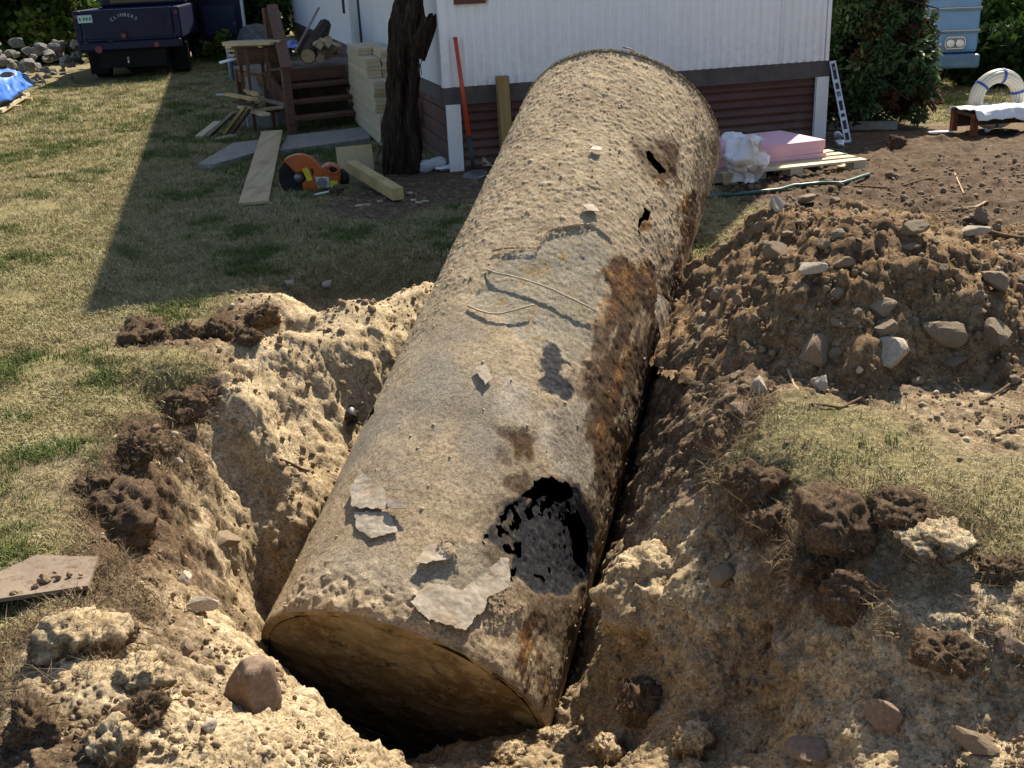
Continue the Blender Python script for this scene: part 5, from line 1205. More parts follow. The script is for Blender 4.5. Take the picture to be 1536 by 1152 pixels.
groundtube([(1060, 299), (1077, 297), (1100, 295), (1128, 293), (1170, 288), (1190, 283), (1204, 281), (1229, 280), (1263, 278), (1287, 271), (1303, 264)], .014, 'hose', 'hose', 'green garden hose curving over the dirt in front of the pallet', 'hose')
groundtube([(1240, 228), (1250, 228), (1262, 230), (1272, 236), (1279, 243), (1290, 247)], .014, 'hose', 'hose', 'length of green hose behind the pallet by the spirit level', 'hose')
fl = gz(gp(1272, 217)); tl2 = hw(HW + .04, -.035, onfront(1238, 93, -.03)[1]); v_ = tl2 - fl; L_ = np.linalg.norm(v_)
lev = thing('spirit_level', 'long silver spirit level with cut-outs leaning on the corner of the home', 'spirit level', fl)
yax = v_ / L_; zax = np.array([-.15, -1, 0.15]); zax -= yax * (zax @ yax); zax /= np.linalg.norm(zax); xax = np.cross(yax, zax); RL = np.stack([xax, yax, zax], 1)
MAT['alu'] = simple('silver_aluminium', (.62, .62, .64), .4, .5, .08, 10, metal=.2)
mb = MB(); wv = .058
for s in (-1, 1): mb.box((s * (wv / 2 - .006), L_ / 2, 0), (.012, L_, .024))
cuts = [.02, .09, .15, .25, .33, .41, .50, .62, .70, .80, .86, .93]
for a_, b_ in [(0, .03), (.12, .16), (.27, .31), (.345, .39), (.51, .56), (.62, .65), (.73, .77), (.97, 1)]: mb.box((0, L_ * (a_ + b_) / 2, 0), (wv - .024, L_ * (b_ - a_), .022))
mb.xf(RL).build('frame', 'alu', lev)
MB().box((0, L_ / 2, 0), (wv - .03, L_ - .02, .006)).xf(RL).build('web', 'blackmetal', lev)
for u in (.33, .58, .9): MB().cyl((0, L_ * u - .0, -.016), (0, L_ * u, .016), .018, 14).xf(RL).build('vial', 'darkblue' if u < .5 else 'steel', lev, True)
MAT['foil'] = simple('crumpled_foil', (.6, .6, .62), .3, .6, .2, 30, metal=.7)
for px, py, s_, lb in [(1256, 205, .05, 'crumpled silver can by the foot of the spirit level'), (1260, 224, .045, 'crumpled grey can on the dirt behind the pallet')]:
    me = lumpmesh('can', 2, int(px), 'foil', .9, .8, 4); o = bpy.data.objects.new('crushed_can', me); COL.objects.link(o); o.location = tuple(gz(gp(px, py)) + np.array([0, 0, .03])); o.scale = (s_, s_, s_); tag(o, lb, 'can')
a = gz(gp(1242, 190)); b = gz(gp(1345, 188)); o_ = (a + b) / 2; o_[2] += .04
o = MB().beam(a + np.array([0, 0, .04]) - o_, b + np.array([0, 0, .04]) - o_, .09, .09).build('edging_timber', 'greywood'); o.location = tuple(o_); tag(o, 'grey edging timber lying on the dirt under the cedar', 'timber')
# coil of pipe and the low bench
Yc = 10.75; cc = aty(1495.5, 149, Yc); sc_ = float((cc - np.array([0, 0, CAMH])) @ _F) / FOC * .94
R0, Rt = 36.2 * sc_, 10.8 * sc_
t = NT('cream_pipe', .45, .4); t.color((.60, .57, .47)); MAT['pipe'] = t.m
MAT['bluetape'] = simple('blue_tape', (.03, .07, .33), .5, .3, .1, 5)
coil = thing('pipe_coil', 'upright coil of cream plastic pipe bound with blue tape', 'pipe coil', cc, .12)
lay = [(.80 * math.cos(q_), .80 * math.sin(q_)) for q_ in np.linspace(0, 2 * math.pi, 15)[:-1]]
tt = np.linspace(0, 2 * math.pi, 73)
for dr_, dy_ in lay:
    rr_ = R0 + dr_ * Rt; MB().tube([(rr_ * math.cos(q_), dy_ * Rt, rr_ * math.sin(q_)) for q_ in tt], Rt * .235, 8, False).build('pipe_loop', 'pipe', coil, True)
MB().tube([(R0 * math.cos(q_), 0, R0 * math.sin(q_)) for q_ in tt], Rt * .74, 12, False).build('pipe_core', 'pipe', coil, True)
for an in (84, 142, 18, 205, 268, 320):
    q_ = math.radians(an); c0 = np.array([math.cos(q_), 0, math.sin(q_)])
    pts = [c0 * (R0 + Rt * 1.1 * math.cos(w)) + np.array([0, Rt * 1.12 * math.sin(w), 0]) for w in np.linspace(0, 2 * math.pi, 17)]
    tan = np.array([-math.sin(q_), 0, math.cos(q_)]); hw_ = 2.0 * sc_; v = []
    for p in pts: v += [p - tan * hw_, p + tan * hw_]
    MB().add(v, [(2 * j, 2 * j + 1, 2 * j + 3, 2 * j + 2) for j in range(16)]).build('tape', 'bluetape', coil)
bp = gz(gp(1460, 201)); bz_ = aty(1462, 166, bp[1])[2]
MAT['rusty'] = simple('rusty_wood', (.16, .06, .028), .8, .2, .4, 10)
bench = thing('low_bench', 'low makeshift bench with a white ragged cover on rusty legs', 'bench', bp, .10)
hgt = bz_ - bp[2]
for x, y in ((.0, .0), (.0, .38), (1.05, 0), (1.05, .38)): MB().box((x, y, (hgt - .03) / 2), (.05, .06, hgt - .03)).build('leg', 'rusty', bench)
MB().box((.52, .2, hgt - .045), (1.08, .44, .03)).build('board', 'darkwood', bench)
MB().box((.52, .40, hgt * .45), (1.0, .02, hgt * .6)).build('dark_backing', 'darkwood', bench)
o = cloth('cover', [[bp + np.array(q_) for q_ in r_] for r_ in [[(-.03, .44, hgt - .06), (.5, .46, hgt - .06), (1.2, .5, hgt - .06)], [(-.03, .40, hgt - .015), (.5, .42, hgt - .01), (1.2, .46, hgt - .02)], [(-.03, -.03, hgt + .0), (.5, .0, hgt + .0), (1.2, .06, hgt)], [(-.0, -.08, hgt - .09), (.35, -.06, hgt - .08), (.6, -.06, hgt - .14), (1.2, 0, hgt - .13)]]], 'white', 40, 24, .02, 8, bench, .008, .12)
p = gz(gp(1410, 195)); o = MB().box((0, 0, 0), (.22, .07, .012), eul(0, 0, -.1)).build('litter', 'plastic'); o.location = tuple(p + np.array([0, 0, .02])); tag(o, 'flat white scrap lying on the grass edge left of the bench', 'litter')
p = gz(gp(1487, 197)); me = lumpmesh('can', 2, 88, 'plastic', .9, .6, 3); o = bpy.data.objects.new('white_cup', me); COL.objects.link(o); o.location = tuple(p + np.array([0, .1, .03])); o.scale = (.035, .035, .03); tag(o, 'small white crumpled cup under the low bench', 'litter')
# twigs and roots on the dug soil
MAT['twig'] = simple('dry_twig', (.13, .085, .05), .9, .1, .3, 20); MAT['twigpale'] = simple('pale_twig', (.42, .33, .2), .9, .1, .3, 20)
for pix, r, mt, lb in [([(1280, 281), (1340, 280), (1400, 268)], .007, 'twig', 'long dark twig across the churned soil right of the pallet'),
                      ([(1425, 349), (1480, 357), (1535, 365)], .012, 'twig', 'dark stick lying beyond the crest of the heap at the right edge'),
                      ([(1430, 318), (1462, 314), (1478, 305)], .008, 'twigpale', 'pale twig curving on the churned soil'),
                      ([(1432, 262), (1440, 280), (1446, 292)], .006, 'twigpale', 'thin pale twig lying end-on in the churned soil'),
                      ([(1495, 655), (1515, 645), (1536, 640)], .005, 'twig', 'thin twig on the bare patch at the right edge'),
                      ([(410, 685), (440, 700), (465, 712)], .006, 'twig', 'thin root lying on the shaded sand in the pit'),
                      ([(1182, 550), (1192, 580), (1210, 600)], .005, 'twigpale', 'thin pale root trailing down the foot of the heap'),
                      ([(1215, 606), (1260, 612), (1300, 596)], .005, 'twig', 'thin dark twig along the foot of the heap'),
                      ([(1470, 606), (1500, 590), (1536, 560)], .006, 'twig', 'thin twig at the far right foot of the heap')]:
    groundtube(pix, r, 'twig', mt, lb, 'twig')
# old pipe in the pit wall
p, _ = hitz([(526, 622)]); p = p[0]; o = MB().tube([(0, .2, .02), (0, .05, 0), (.0, -.05, -.01)], [.032, .032, .034], 14, False).build('pipe_end', 'blackmetal', None, True)
o.modifiers.new('thickness', 'SOLIDIFY').thickness = .006; o.location = tuple(p); o.rotation_euler = (0, 0, .15); tag(o, 'short rusty pipe end sticking out of the far pit wall', 'pipe')
# plywood sheet at the left edge
P = [gp(-30, 918, .05), gp(0, 912, .05), (gp(135, 892, .05)), gp(150, 848, .03), gp(58, 845, .03), gp(-30, 885, .03)]
c_ = np.mean(P, 0); n = len(P); v = [p - c_ for p in P] + [p - c_ - np.array([0, 0, .012]) for p in P]
t = NT('dusty_plywood', .85, .15); n_ = t.noise(6, 6, .65); c = t.mix(t.step(t.noise(22, 6, .7), .5, .66), t.ramp(n_, [(.3, (.15, .115, .085)), (.7, (.235, .185, .14))]), (.10, .07, .045)); t.color(c); t.bump(t.noise(60, 4), .4, .006); MAT['sheet'] = t.m
o = mkobj('plywood_sheet', v, [tuple(range(n)), tuple(range(2 * n - 1, n - 1, -1))] + [(i, (i + 1) % n, (i + 1) % n + n, i + n) for i in range(n)], 'sheet'); o.location = tuple(c_ + np.array([0, 0, .03])); tag(o, 'flat sheet of plywood scattered with soil at the left edge of the lawn', 'plywood sheet')
cl = [(rng.uniform(20, 135), rng.uniform(855, 893)) for _ in range(60)]
for i_, (px, py) in enumerate(cl[:8]):
    p = gp(px, py, .075); o = bpy.data.objects.new('soil_clod', lumpmesh('clod', 2, i_ + 90, 'clod_dark', .8, .8, 1)); COL.objects.link(o); o.location = tuple(p + np.array([0, 0, .006])); s_ = rng.uniform(.006, .016) if i_ else .022; o.scale = (s_, s_, s_); tag(o, 'small clod of soil lying on the plywood sheet', 'clod', 'clods on the plywood')
# ------------------------------------------------------------------ pickup
MAT['navy'] = simple('dark_navy_paint', (.004, .006, .03), .4, .25, .2, 3)
MAT['glass'] = simple('dark_glass', (.03, .045, .045), .08, .6, .2, 2)
MAT['tyre'] = simple('tyre_rubber', (.012, .012, .012), .85, .2, .3, 10)
MAT['redlens'] = simple('red_lens', (.14, .006, .008), .3, .5, .2, 10)
MAT['chrome'] = simple('dull_chrome', (.5, .5, .52), .25, .6, .1, 8, metal=.9)
MAT['plate'] = simple('pale_green_plate', (.42, .58, .52), .5, .3, .08, 20)
MAT['letter'] = simple('grey_letter', (.42, .43, .46), .5, .3, .1, 10)
MAT['platetext'] = simple('plate_print', (.05, .12, .10), .6, .2, .1, 10)
tyaw = .1644; t0 = np.array([-7.775, 20.9165, 0]); ctr = t0 + .95 * np.array([math.cos(tyaw), math.sin(tyaw), 0]); ctr[2] = 0
truck = thing('pickup_truck', 'dark navy pickup seen from behind with its right door open', 'pickup truck', ctr, tyaw)
def bev(o, w): m = o.modifiers.new('bevel', 'BEVEL'); m.width = w; m.segments = 2; return o
bev(MB().box((0, .02, 1.0), (1.62, .05, .52)).build('tailgate', 'navy', truck), .015)
MB().box((0, -.012, 1.0), (1.30, .012, .30)).build('tailgate_panel', 'navy', truck)
for s in (-1, 1):
    bev(MB().box((s * .89, 1.22, .98), (.14, 2.46, .56)).build('bed_side', 'navy', truck), .03)
    MB().box((s * .895, -.02, 1.16), (.05, .03, .06)).build('tail_light', 'redlens', truck)
MB().box((0, 1.2, .74), (1.7, 2.4, .06)).build('bed_floor', 'navy', truck)
bev(MB().box((0, -.06, .62), (1.86, .12, .16)).build('bumper', 'navy', truck), .03)
cab = MB(); cab.box((0, 3.2, .95), (1.84, 1.5, .62)).prism([(-.86, 1.26), (.86, 1.26), (.72, 1.82), (-.72, 1.82)], 2.5, 3.8); bev(cab.build('cab', 'navy', truck), .04)
MB().box((0, 2.49, 1.53), (1.3, .02, .40)).build('rear_window', 'glass', truck)
bev(MB().box((0, 4.75, .95), (1.8, 1.7, .52)).build('hood', 'navy', truck), .06)
for x in (-.76, .76):
    for y in (1.15, 4.6):
        w = MB().cyl((x - .13, y, .38), (x + .13, y, .38), .38, 28).build('tyre', 'tyre', truck); MB().cyl((x - .135, y, .38), (x + .135, y, .38), .2, 18).build('rim', 'chrome', w)
for x in (-.76, .76): MB().box((x, .72, .33), (.34, .02, .50)).build('mud_flap', 'tyre', truck)
MB().box((0, 1.6, .40), (1.2, 3.2, .36)).build('chassis_shade_fill', 'tyre', truck)  # chassis enlarged and blackened to stand in for the shade under the truck
MB().cyl((0, .5, .36), (0, 1.2, .36), .3, 20).build('shade_fill_drum', 'tyre', truck)  # black drum added to fill the rest of that underbody shade
u_ = 20.9 / FOC
def tloc(px, py): 
    d = pray(px, py); Rm = eul(0, 0, tyaw).T; o = Rm @ (np.array([0, 0, CAMH]) - ctr); d = Rm @ d; t = (-.03 - o[1]) / d[1]; g = o + t * d; return g[0], g[2]
for px, py, r, m in [(187, 53, .045, 'redlens'), (150, 74, .065, 'redlens'), (236, 66, .05, 'redlens')]:
    x, z = tloc(px, py); MB().cyl((x, -.125, z), (x, -.145, z), r, 14).build('reflector', m, truck)
x, z = tloc(195, 89); MB().cyl((x, -.2, z - .05), (x, -.2, z + .02), .02, 10).tube([(x, -.2, z), (x, -.2, z + .03), (x, -.2, z + .055)], [.02, .035, .012], 12).build('tow_ball', 'chrome', truck)
a = tloc(115.5, 23.5); b = tloc(139, 34); pl = MB().box(((a[0] + b[0]) / 2, -.028, (a[1] + b[1]) / 2), (b[0] - a[0], .01, a[1] - b[1] + .0)).build('licence_plate', 'plate', truck)
mb = MB()
for dx in (-.09, -.02, .03, .09): mb.box(((a[0] + b[0]) / 2 + dx, -.034, (a[1] + b[1]) / 2), (.03, .003, .05))
mb.build('plate_print', 'platetext', pl)
word = 'CLIMBERS'; mb = MB(); c0 = tloc(185, 24)
for k, ch in enumerate(word):
    f = (k / (len(word) - 1) - .5) * 2; x = c0[0] + f * .215; z = c0[1] + .0 - .075 * f * f + .02; v, fc = textmesh(ch, .085, .002)
    R_ = eul(math.pi / 2, 0, 0); an = -f * .45; R2_ = eul(0, -an * -1, 0)
    v = np.array(v) @ R_.T @ eul(0, -f * -.45, 0).T; mb.add(v + np.array([x, -.022, z]), fc)
mb.build('lettering', 'letter', truck)
# open right door, hinged at the cab's front
dh = np.array([.93, 3.9, 0]); ca = math.radians(-8); dd = np.array([math.cos(ca), math.sin(ca), 0])
door = MB().beam(dh + dd * .05 + np.array([0, 0, .86]), dh + dd * 1.0 + np.array([0, 0, .86]), .07, .82).build('door', 'navy', truck)
door['label'] = 'open right door showing its dark inner panel'
MB().beam(dh + dd * .12 + np.array([0, -.045, .86]), dh + dd * .82 + np.array([0, -.045, .86]), .02, .6).build('inner_panel', 'darkblue', door)
MB().beam(dh + dd * .965 + np.array([0, -.02, .86]), dh + dd * 1.02 + np.array([0, -.02, .86]), .10, .80).build('door_edge', 'side', door)
MB().box(tuple(dh + dd * .78 + np.array([0, -.06, .78])), (.06, .02, .05)).build('door_reflector', 'redlens', door)
MB().beam(dh + dd * .1 + np.array([0, 0, 1.5]), dh + dd * .9 + np.array([0, 0, 1.5]), .03, .45).build('door_window', 'glass', door)
MB().box(tuple(dh + np.array([-1.95, .1, 1.45])), (.12, .1, .2)).build('mirror', 'navy', truck)

# ------------------------------------------------------------------ blue bus
t = NT('sky_blue_paint', .4, .45); t.color(t.mix(t.step(t.noise(3, 5), .5, .8), (.15, .29, .52), (.19, .33, .55))); MAT['blue'] = t.m
MAT['bluedk'] = simple('dull_blue_bumper', (.10, .17, .27), .5, .4, .2, 6)
MAT['lamp'] = simple('lamp_glass', (.75, .76, .78), .12, .6, .1, 12)
MAT['redletter'] = simple('red_letter', (.40, .03, .02), .5, .3, .1, 8)
MAT['whiteplate'] = simple('white_plate', (.62, .60, .58), .5, .3, .1, 40)
YB = 17.0; byaw = -.16
br = aty(1463, 104, YB); gzb = float(height(np.array([br[0]]), np.array([br[1]]))[0])
bus = thing('bus', 'light blue flat-fronted bus parked beyond the cedar', 'bus', (br[0], br[1], gzb), byaw)
def bloc(px, py, y=0.0):
    Rm = eul(0, 0, byaw).T; B0 = np.array([br[0], br[1], gzb]); o = Rm @ (np.array([0, 0, CAMH]) - B0); d = Rm @ pray(px, py); t = (y - o[1]) / d[1]; g = o + t * d; return g[0], g[2]
zb0 = bloc(1463, 101)[1]; zb1 = bloc(1463, 79)[1]
bev(MB().box((-1.2, 3.6, zb1 + 1.25), (2.4, 7.2, 2.5)).build('body', 'blue', bus), .06)
for py in (47, 13):
    z = bloc(1460, py)[1]; MB().box((-1.2, -.012, z), (2.4, .03, .035)).build('trim_rib', 'bluedk', bus)
    MB().box((-1.2, -.016, z + .022), (2.4, .03, .012)).build('trim_rib', 'chrome', bus)
bev(MB().box((-1.2, -.08, (zb0 + zb1) / 2), (2.42, .2, zb1 - zb0 - .01)).build('bumper', 'bluedk', bus), .04)
for dx in (0, 1):
    a = bloc(1417, 55); b = bloc(1447, 73); xc = (a[0] + b[0]) / 2 if dx == 0 else -2.4 - (a[0] + b[0]) / 2; zc = (a[1] + b[1]) / 2; w = b[0] - a[0]; h = a[1] - b[1]
    hl = MB().prism([(xc - w / 2, zc - h * .2), (xc - w * .38, zc - h / 2), (xc + w * .38, zc - h / 2), (xc + w / 2, zc - h * .2), (xc + w / 2, zc + h * .2), (xc + w * .38, zc + h / 2), (xc - w * .38, zc + h / 2), (xc - w / 2, zc + h * .2)], -.04, -.002).build('headlight', 'chrome', bus)
    MB().prism([(xc - w * .44, zc - h * .18), (xc - w * .36, zc - h * .4), (xc + w * .36, zc - h * .4), (xc + w * .44, zc - h * .18), (xc + w * .44, zc + h * .2), (xc + w * .36, zc + h * .38), (xc - w * .36, zc + h * .38), (xc - w * .44, zc + h * .2)], -.043, -.041).build('bezel', 'steel', hl)
    for s in (-1, 1): MB().tube([(xc + s * w * .22, -.044, zc - .01), (xc + s * w * .22, -.055, zc - .01), (xc + s * w * .22, -.06, zc - .01)], [w * .2, w * .18, w * .08], 18).build('lamp', 'lamp', hl, True)
for x in (-.35, -2.05):
    for y in (1.3, 5.6): MB().cyl((x - .12, y, .42), (x + .12, y, .42), .42, 24).build('tyre', 'tyre', bus)
a = bloc(1363, 80, -.19); b = bloc(1381, 96, -.19)
pl = MB().box(((a[0] + b[0]) / 2, -.19, (a[1] + b[1]) / 2), (b[0] - a[0], .012, a[1] - b[1])).build('licence_plate', 'whiteplate', bus)
mb = MB()
for r_ in range(2):
    for k in range(4): mb.box((a[0] + (b[0] - a[0]) * (.2 + .2 * k), -.198, b[1] + (a[1] - b[1]) * (.3 + .38 * r_)), (.022, .003, .045))
mb.build('plate_print', 'platetext', pl)
x, z = bloc(1424, -10); v, fc = textmesh('BUS', .34, .006); MB().add(np.array(v) @ eul(math.pi / 2, 0, 0).T + np.array([x, -.012, z + .02]), fc).build('lettering', 'redletter', bus)
MB().box((-1.2, -.01, zb1 + 1.9), (2.1, .02, .9)).build('windscreen', 'glass', bus)

# ------------------------------------------------------------------ trees and bushes
def leafmat(name, stops, rough=.6):
    t = NT(name, rough, .25); c = t.ramp(t.attr('tone'), stops); t.color(c)
    tr = t.n.new('ShaderNodeBsdfTranslucent'); t.l.new(c, tr.inputs[0]); mx = t.n.new('ShaderNodeMixShader'); mx.inputs[0].default_value = .3
    out = t.n['Material Output']; t.l.new(t.b.outputs[0], mx.inputs[1]); t.l.new(tr.outputs[0], mx.inputs[2]); t.l.new(mx.outputs[0], out.inputs[0]); return t.m
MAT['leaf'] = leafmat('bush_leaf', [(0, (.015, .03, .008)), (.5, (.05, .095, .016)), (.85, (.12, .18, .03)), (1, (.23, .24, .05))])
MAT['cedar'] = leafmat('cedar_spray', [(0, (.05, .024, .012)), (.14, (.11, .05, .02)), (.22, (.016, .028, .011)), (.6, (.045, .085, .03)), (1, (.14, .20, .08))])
MAT['trunkm'] = simple('grey_trunk', (.06, .045, .035), .95, .1, .4, 12, bump=.8)
def foliage(name, centers, radii, n_per, size, mat, parent, tones, elong=1.0, droop=0.0, flat=1.0):
    """leaf-sized faces round many small clump centres"""
    C_ = np.repeat(np.asarray(centers), n_per, 0); r = np.repeat(np.asarray(radii), n_per); tn = np.repeat(np.asarray(tones), n_per)
    n = len(C_); u = rng.normal(size=(n, 3)); u /= np.linalg.norm(u, axis=1)[:, None]; rad_ = r * rng.uniform(.25, 1, n) ** .5
    P = C_ + u * rad_[:, None] * np.array([1, 1, flat])
    d = u + rng.normal(size=(n, 3)) * .6 + np.array([0, 0, -droop]); d /= np.linalg.norm(d, axis=1)[:, None]
    b = np.cross(d, rng.normal(size=(n, 3))); b /= np.linalg.norm(b, axis=1)[:, None] + 1e-9
    s = size * rng.uniform(.6, 1.3, n)[:, None]; L = d * s * elong; B = b * s * .45
    co = np.stack([P, P + L * .5 + B, P + L, P + L * .5 - B], 1).reshape(-1, 3); q = np.arange(4 * n).reshape(n, 4)
    tone = np.clip(np.repeat(tn + rng.uniform(-.12, .12, n), 4), 0, 1)
    return fastmesh(name, co, q, mat, dict(tone=tone), smooth=False, parent=parent)
def bush(name, label, cat, base, w, d, h, nc, npc, size, mat='leaf', tone=(.2, .9), trunk_r=.05, group=None, z0=.05, clump=.22):
    base = np.array(base, float); t_ = thing(name, label, cat, base, 0, group)
    th = rng.uniform(0, 6.28, nc); zz = rng.uniform(z0, 1, nc); rr = np.sqrt(rng.uniform(.15, 1, nc)) * np.sqrt(np.clip(1 - (np.abs(zz - .45) / .62) ** 2.2, .05, 1))
    c_ = np.stack([np.cos(th) * rr * w / 2, np.sin(th) * rr * d / 2, zz * h], 1); c_ += .12 * w * rng.normal(size=c_.shape) * .3
    c_[:, 2] = np.maximum(c_[:, 2], .05)
    foliage('crown', c_, rng.uniform(.7, 1.3, nc) * clump, npc, size, mat, t_, rng.uniform(*tone, nc))
    for k in range(5):
        a_ = rng.uniform(0, 6.28); MB().tube([(rng.normal() * .05, rng.normal() * .05, -.05), (math.cos(a_) * w * .1, math.sin(a_) * d * .1, h * .35), (math.cos(a_) * w * .25, math.sin(a_) * d * .25, h * .75)], [trunk_r, trunk_r * .7, trunk_r * .25], 6).build('trunk' if k == 0 else 'branch', 'trunkm', t_)
    return t_
BG = 'bushes along the left edge'
for px, Y, w, h, lb in [(-40, 27, 4.5, 3.6, 'leafy green bush cut off by the left edge above the stones'), (25, 28.5, 3.6, 3.2, 'leafy green bush above the stone heap, second from the left edge'), (75, 27.5, 2.6, 3.0, 'yellow-green leafy bush above the stone heap nearest the pickup'), (120, 31, 4, 3.6, 'tall leafy bush behind the pickup')]:
    p = aty(px, 60, Y); p[2] = -.1 ; bush('bush', lb, 'bush', p, w, 2.5, h, 150, 60, .17, tone=(.25, 1), group=BG, clump=.34)
p = aty(352, 55, 27); p[2] = 0; bush('bush', 'dark dense bush between the pickup and the porch', 'bush', p, 3.2, 3, 4, 170, 60, .16, tone=(0, .35), clump=.36)
p = aty(395, 40, 34); p[2] = 0; bush('bush', 'dark tall bush far behind the porch rail', 'bush', p, 4.5, 3, 4.5, 150, 50, .2, tone=(0, .3), clump=.42)
p = gp(322, 62); p[2] = 0; bush('bush', 'small sunlit leafy sprout under the open pickup door', 'bush', aty(330, 62, 24.5) * np.array([1, 1, 0]), .8, .6, .5, 26, 24, .09, tone=(.4, .9), clump=.12)
# cedar by the corner of the home
cb = gz(gp(1312, 188)); cb[1] += .35; cedar = thing('cedar', 'dense dark cedar with brown inner sprays beside the home', 'cedar', cb)
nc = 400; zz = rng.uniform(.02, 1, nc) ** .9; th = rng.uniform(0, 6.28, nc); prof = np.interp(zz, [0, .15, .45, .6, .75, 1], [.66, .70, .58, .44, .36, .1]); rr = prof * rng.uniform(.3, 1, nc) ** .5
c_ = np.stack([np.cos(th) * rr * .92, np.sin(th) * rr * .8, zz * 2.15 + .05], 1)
inner = rr / prof; tones = np.where(rng.uniform(size=nc) < .30 * (1.25 - inner) + .08, rng.uniform(0, .16, nc), np.clip(.2 + .6 * (inner - .5) + rng.uniform(0, .35, nc), .22, 1))  # greens darkened inwards as painted crown shade; brown ones are dead sprays
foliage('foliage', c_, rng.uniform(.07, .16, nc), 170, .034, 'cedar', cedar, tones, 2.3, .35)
MB().tube([(0, 0, -.1), (.02, 0, .8), (0, .02, 2.0)], [.09, .06, .02], 8).build('trunk', 'trunkm', cedar)
for k in range(16):
    a_ = rng.uniform(0, 6.28); z_ = rng.uniform(.1, 1.6); MB().tube([(0, 0, z_), (math.cos(a_) * .35, math.sin(a_) * .35, z_ + .05), (math.cos(a_) * .75, math.sin(a_) * .7, z_ - .05)], [.022, .014, .005], 5).build('branch', 'trunkm', cedar)
RG = 'bushes and trees beyond the bus'
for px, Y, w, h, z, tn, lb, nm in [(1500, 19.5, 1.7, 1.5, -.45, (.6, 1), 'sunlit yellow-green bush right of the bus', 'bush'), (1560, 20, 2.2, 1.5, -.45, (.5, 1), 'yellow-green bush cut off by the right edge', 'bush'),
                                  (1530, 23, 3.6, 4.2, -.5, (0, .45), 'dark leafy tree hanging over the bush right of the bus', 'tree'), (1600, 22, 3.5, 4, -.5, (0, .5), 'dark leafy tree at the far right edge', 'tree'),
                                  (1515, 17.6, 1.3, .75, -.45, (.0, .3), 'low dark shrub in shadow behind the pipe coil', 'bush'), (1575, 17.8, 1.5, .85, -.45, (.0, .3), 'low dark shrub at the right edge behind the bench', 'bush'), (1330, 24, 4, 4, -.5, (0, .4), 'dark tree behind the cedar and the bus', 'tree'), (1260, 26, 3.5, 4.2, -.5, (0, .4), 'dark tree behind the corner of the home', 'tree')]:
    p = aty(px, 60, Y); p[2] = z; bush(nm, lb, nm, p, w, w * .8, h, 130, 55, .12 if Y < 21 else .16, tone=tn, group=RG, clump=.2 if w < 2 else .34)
# far wood closing the view
wd = []; 
for k in range(46):
    a_ = math.radians(-36 + 72 * k / 45); R_ = 46 + 5 * rng.uniform(); wd.append((R_ * math.sin(a_), R_ * math.cos(a_), rng.uniform(3.5, 6)))
cs = []; 
for x, y, h in wd:
    for _ in range(34): cs.append((x + rng.normal() * 1.3, y + rng.normal() * 1.2, rng.uniform(.1, h)))
o = foliage('far_wood', np.array(cs), rng.uniform(.5, .9, len(cs)), 22, .42, 'leaf', None, rng.uniform(.05, .6, len(cs))); tag(o, 'dark line of woodland far behind the yard', 'woodland', kind='stuff')

# ------------------------------------------------------------------ stone heap, tarp pile
FS = 'stones heaped under the left bushes'
for k in range(74):
    row = rng.uniform(); px = rng.uniform(-15, 122); py = 62 + 48 * row + (4 * math.sin(px * .2)); zt = .75 * (1 - row) ** 1.0
    if px > 95 and py > 96: continue
    p = gp(px, py, zt); r = rng.uniform(.09, .19) * (1.2 if px < 45 else 1)
    o = bpy.data.objects.new('stone', SM['grey_stone'][k % 7]); COL.objects.link(o); o.location = tuple(p - np.array([0, 0, r * .35])); o.scale = (r, r * .85, r * .72); o.rotation_euler = (rng.uniform(-.3, .3), rng.uniform(-.3, .3), rng.uniform(0, 6.28))
    tag(o, 'grey fieldstone in the ' + ('upper' if row < .5 else 'lower') + ' half of the rough heap under the left bushes', 'stone', FS)
for k, (px, py, s_) in enumerate([(52, 122, .12), (60, 120, .15), (70, 118, .13), (80, 113, .11), (95, 113, .08), (107, 118, .09), (48, 126, .09), (64, 125, .08)]):
    p = gp(px, py, 0); o = bpy.data.objects.new('stone', SM['grey_stone'][(k + 3) % 7]); COL.objects.link(o); o.location = tuple(p + np.array([0, 0, s_ * .3])); o.scale = (s_, s_, s_ * .7); o.rotation_euler = (0, 0, k); tag(o, 'small grey stone lying on the grass in front of the stone heap', 'stone', 'loose stones before the stone heap')
MAT['bluetarp2'] = simple('bright_blue_tarp', (.05, .17, .60), .4, .45, .2, 2)
q0 = gp(44, 137, .12); q1 = gp(0, 164, .12); dirq = (q0 - q1); dirq /= np.linalg.norm(dirq); back = np.array([-dirq[1], dirq[0], 0])
lp = thing('tarped_lumber_pile', 'pile of pale boards under a bright blue tarp at the left edge', 'lumber pile', q0 * np.array([1, 1, 0]))
a0_ = np.zeros(3); 
for k in range(3): MB().beam(np.array([0, 0, .08 + .055 * k]) + back * .09 * (k + .5), np.array([0, 0, .08 + .055 * k]) + back * .09 * (k + .5) - dirq * 2.6, .09, .05).build('board', 'lumber', lp)
MB().beam(back * .7 + np.array([0, 0, .16]), back * .7 + np.array([0, 0, .16]) - dirq * 2.6, .9, .2).build('board_stack', 'newwood', lp)
for u_ in (.25, .95): MB().beam(-dirq * u_ * 1.6 + np.array([0, 0, .025]) - back * .08, -dirq * u_ * 1.6 + back * 1.1 + np.array([0, 0, .025]), .09, .05).build('bearer', 'newwood', lp)
B = q0 * np.array([1, 1, 0]); ln = -dirq * 2.6
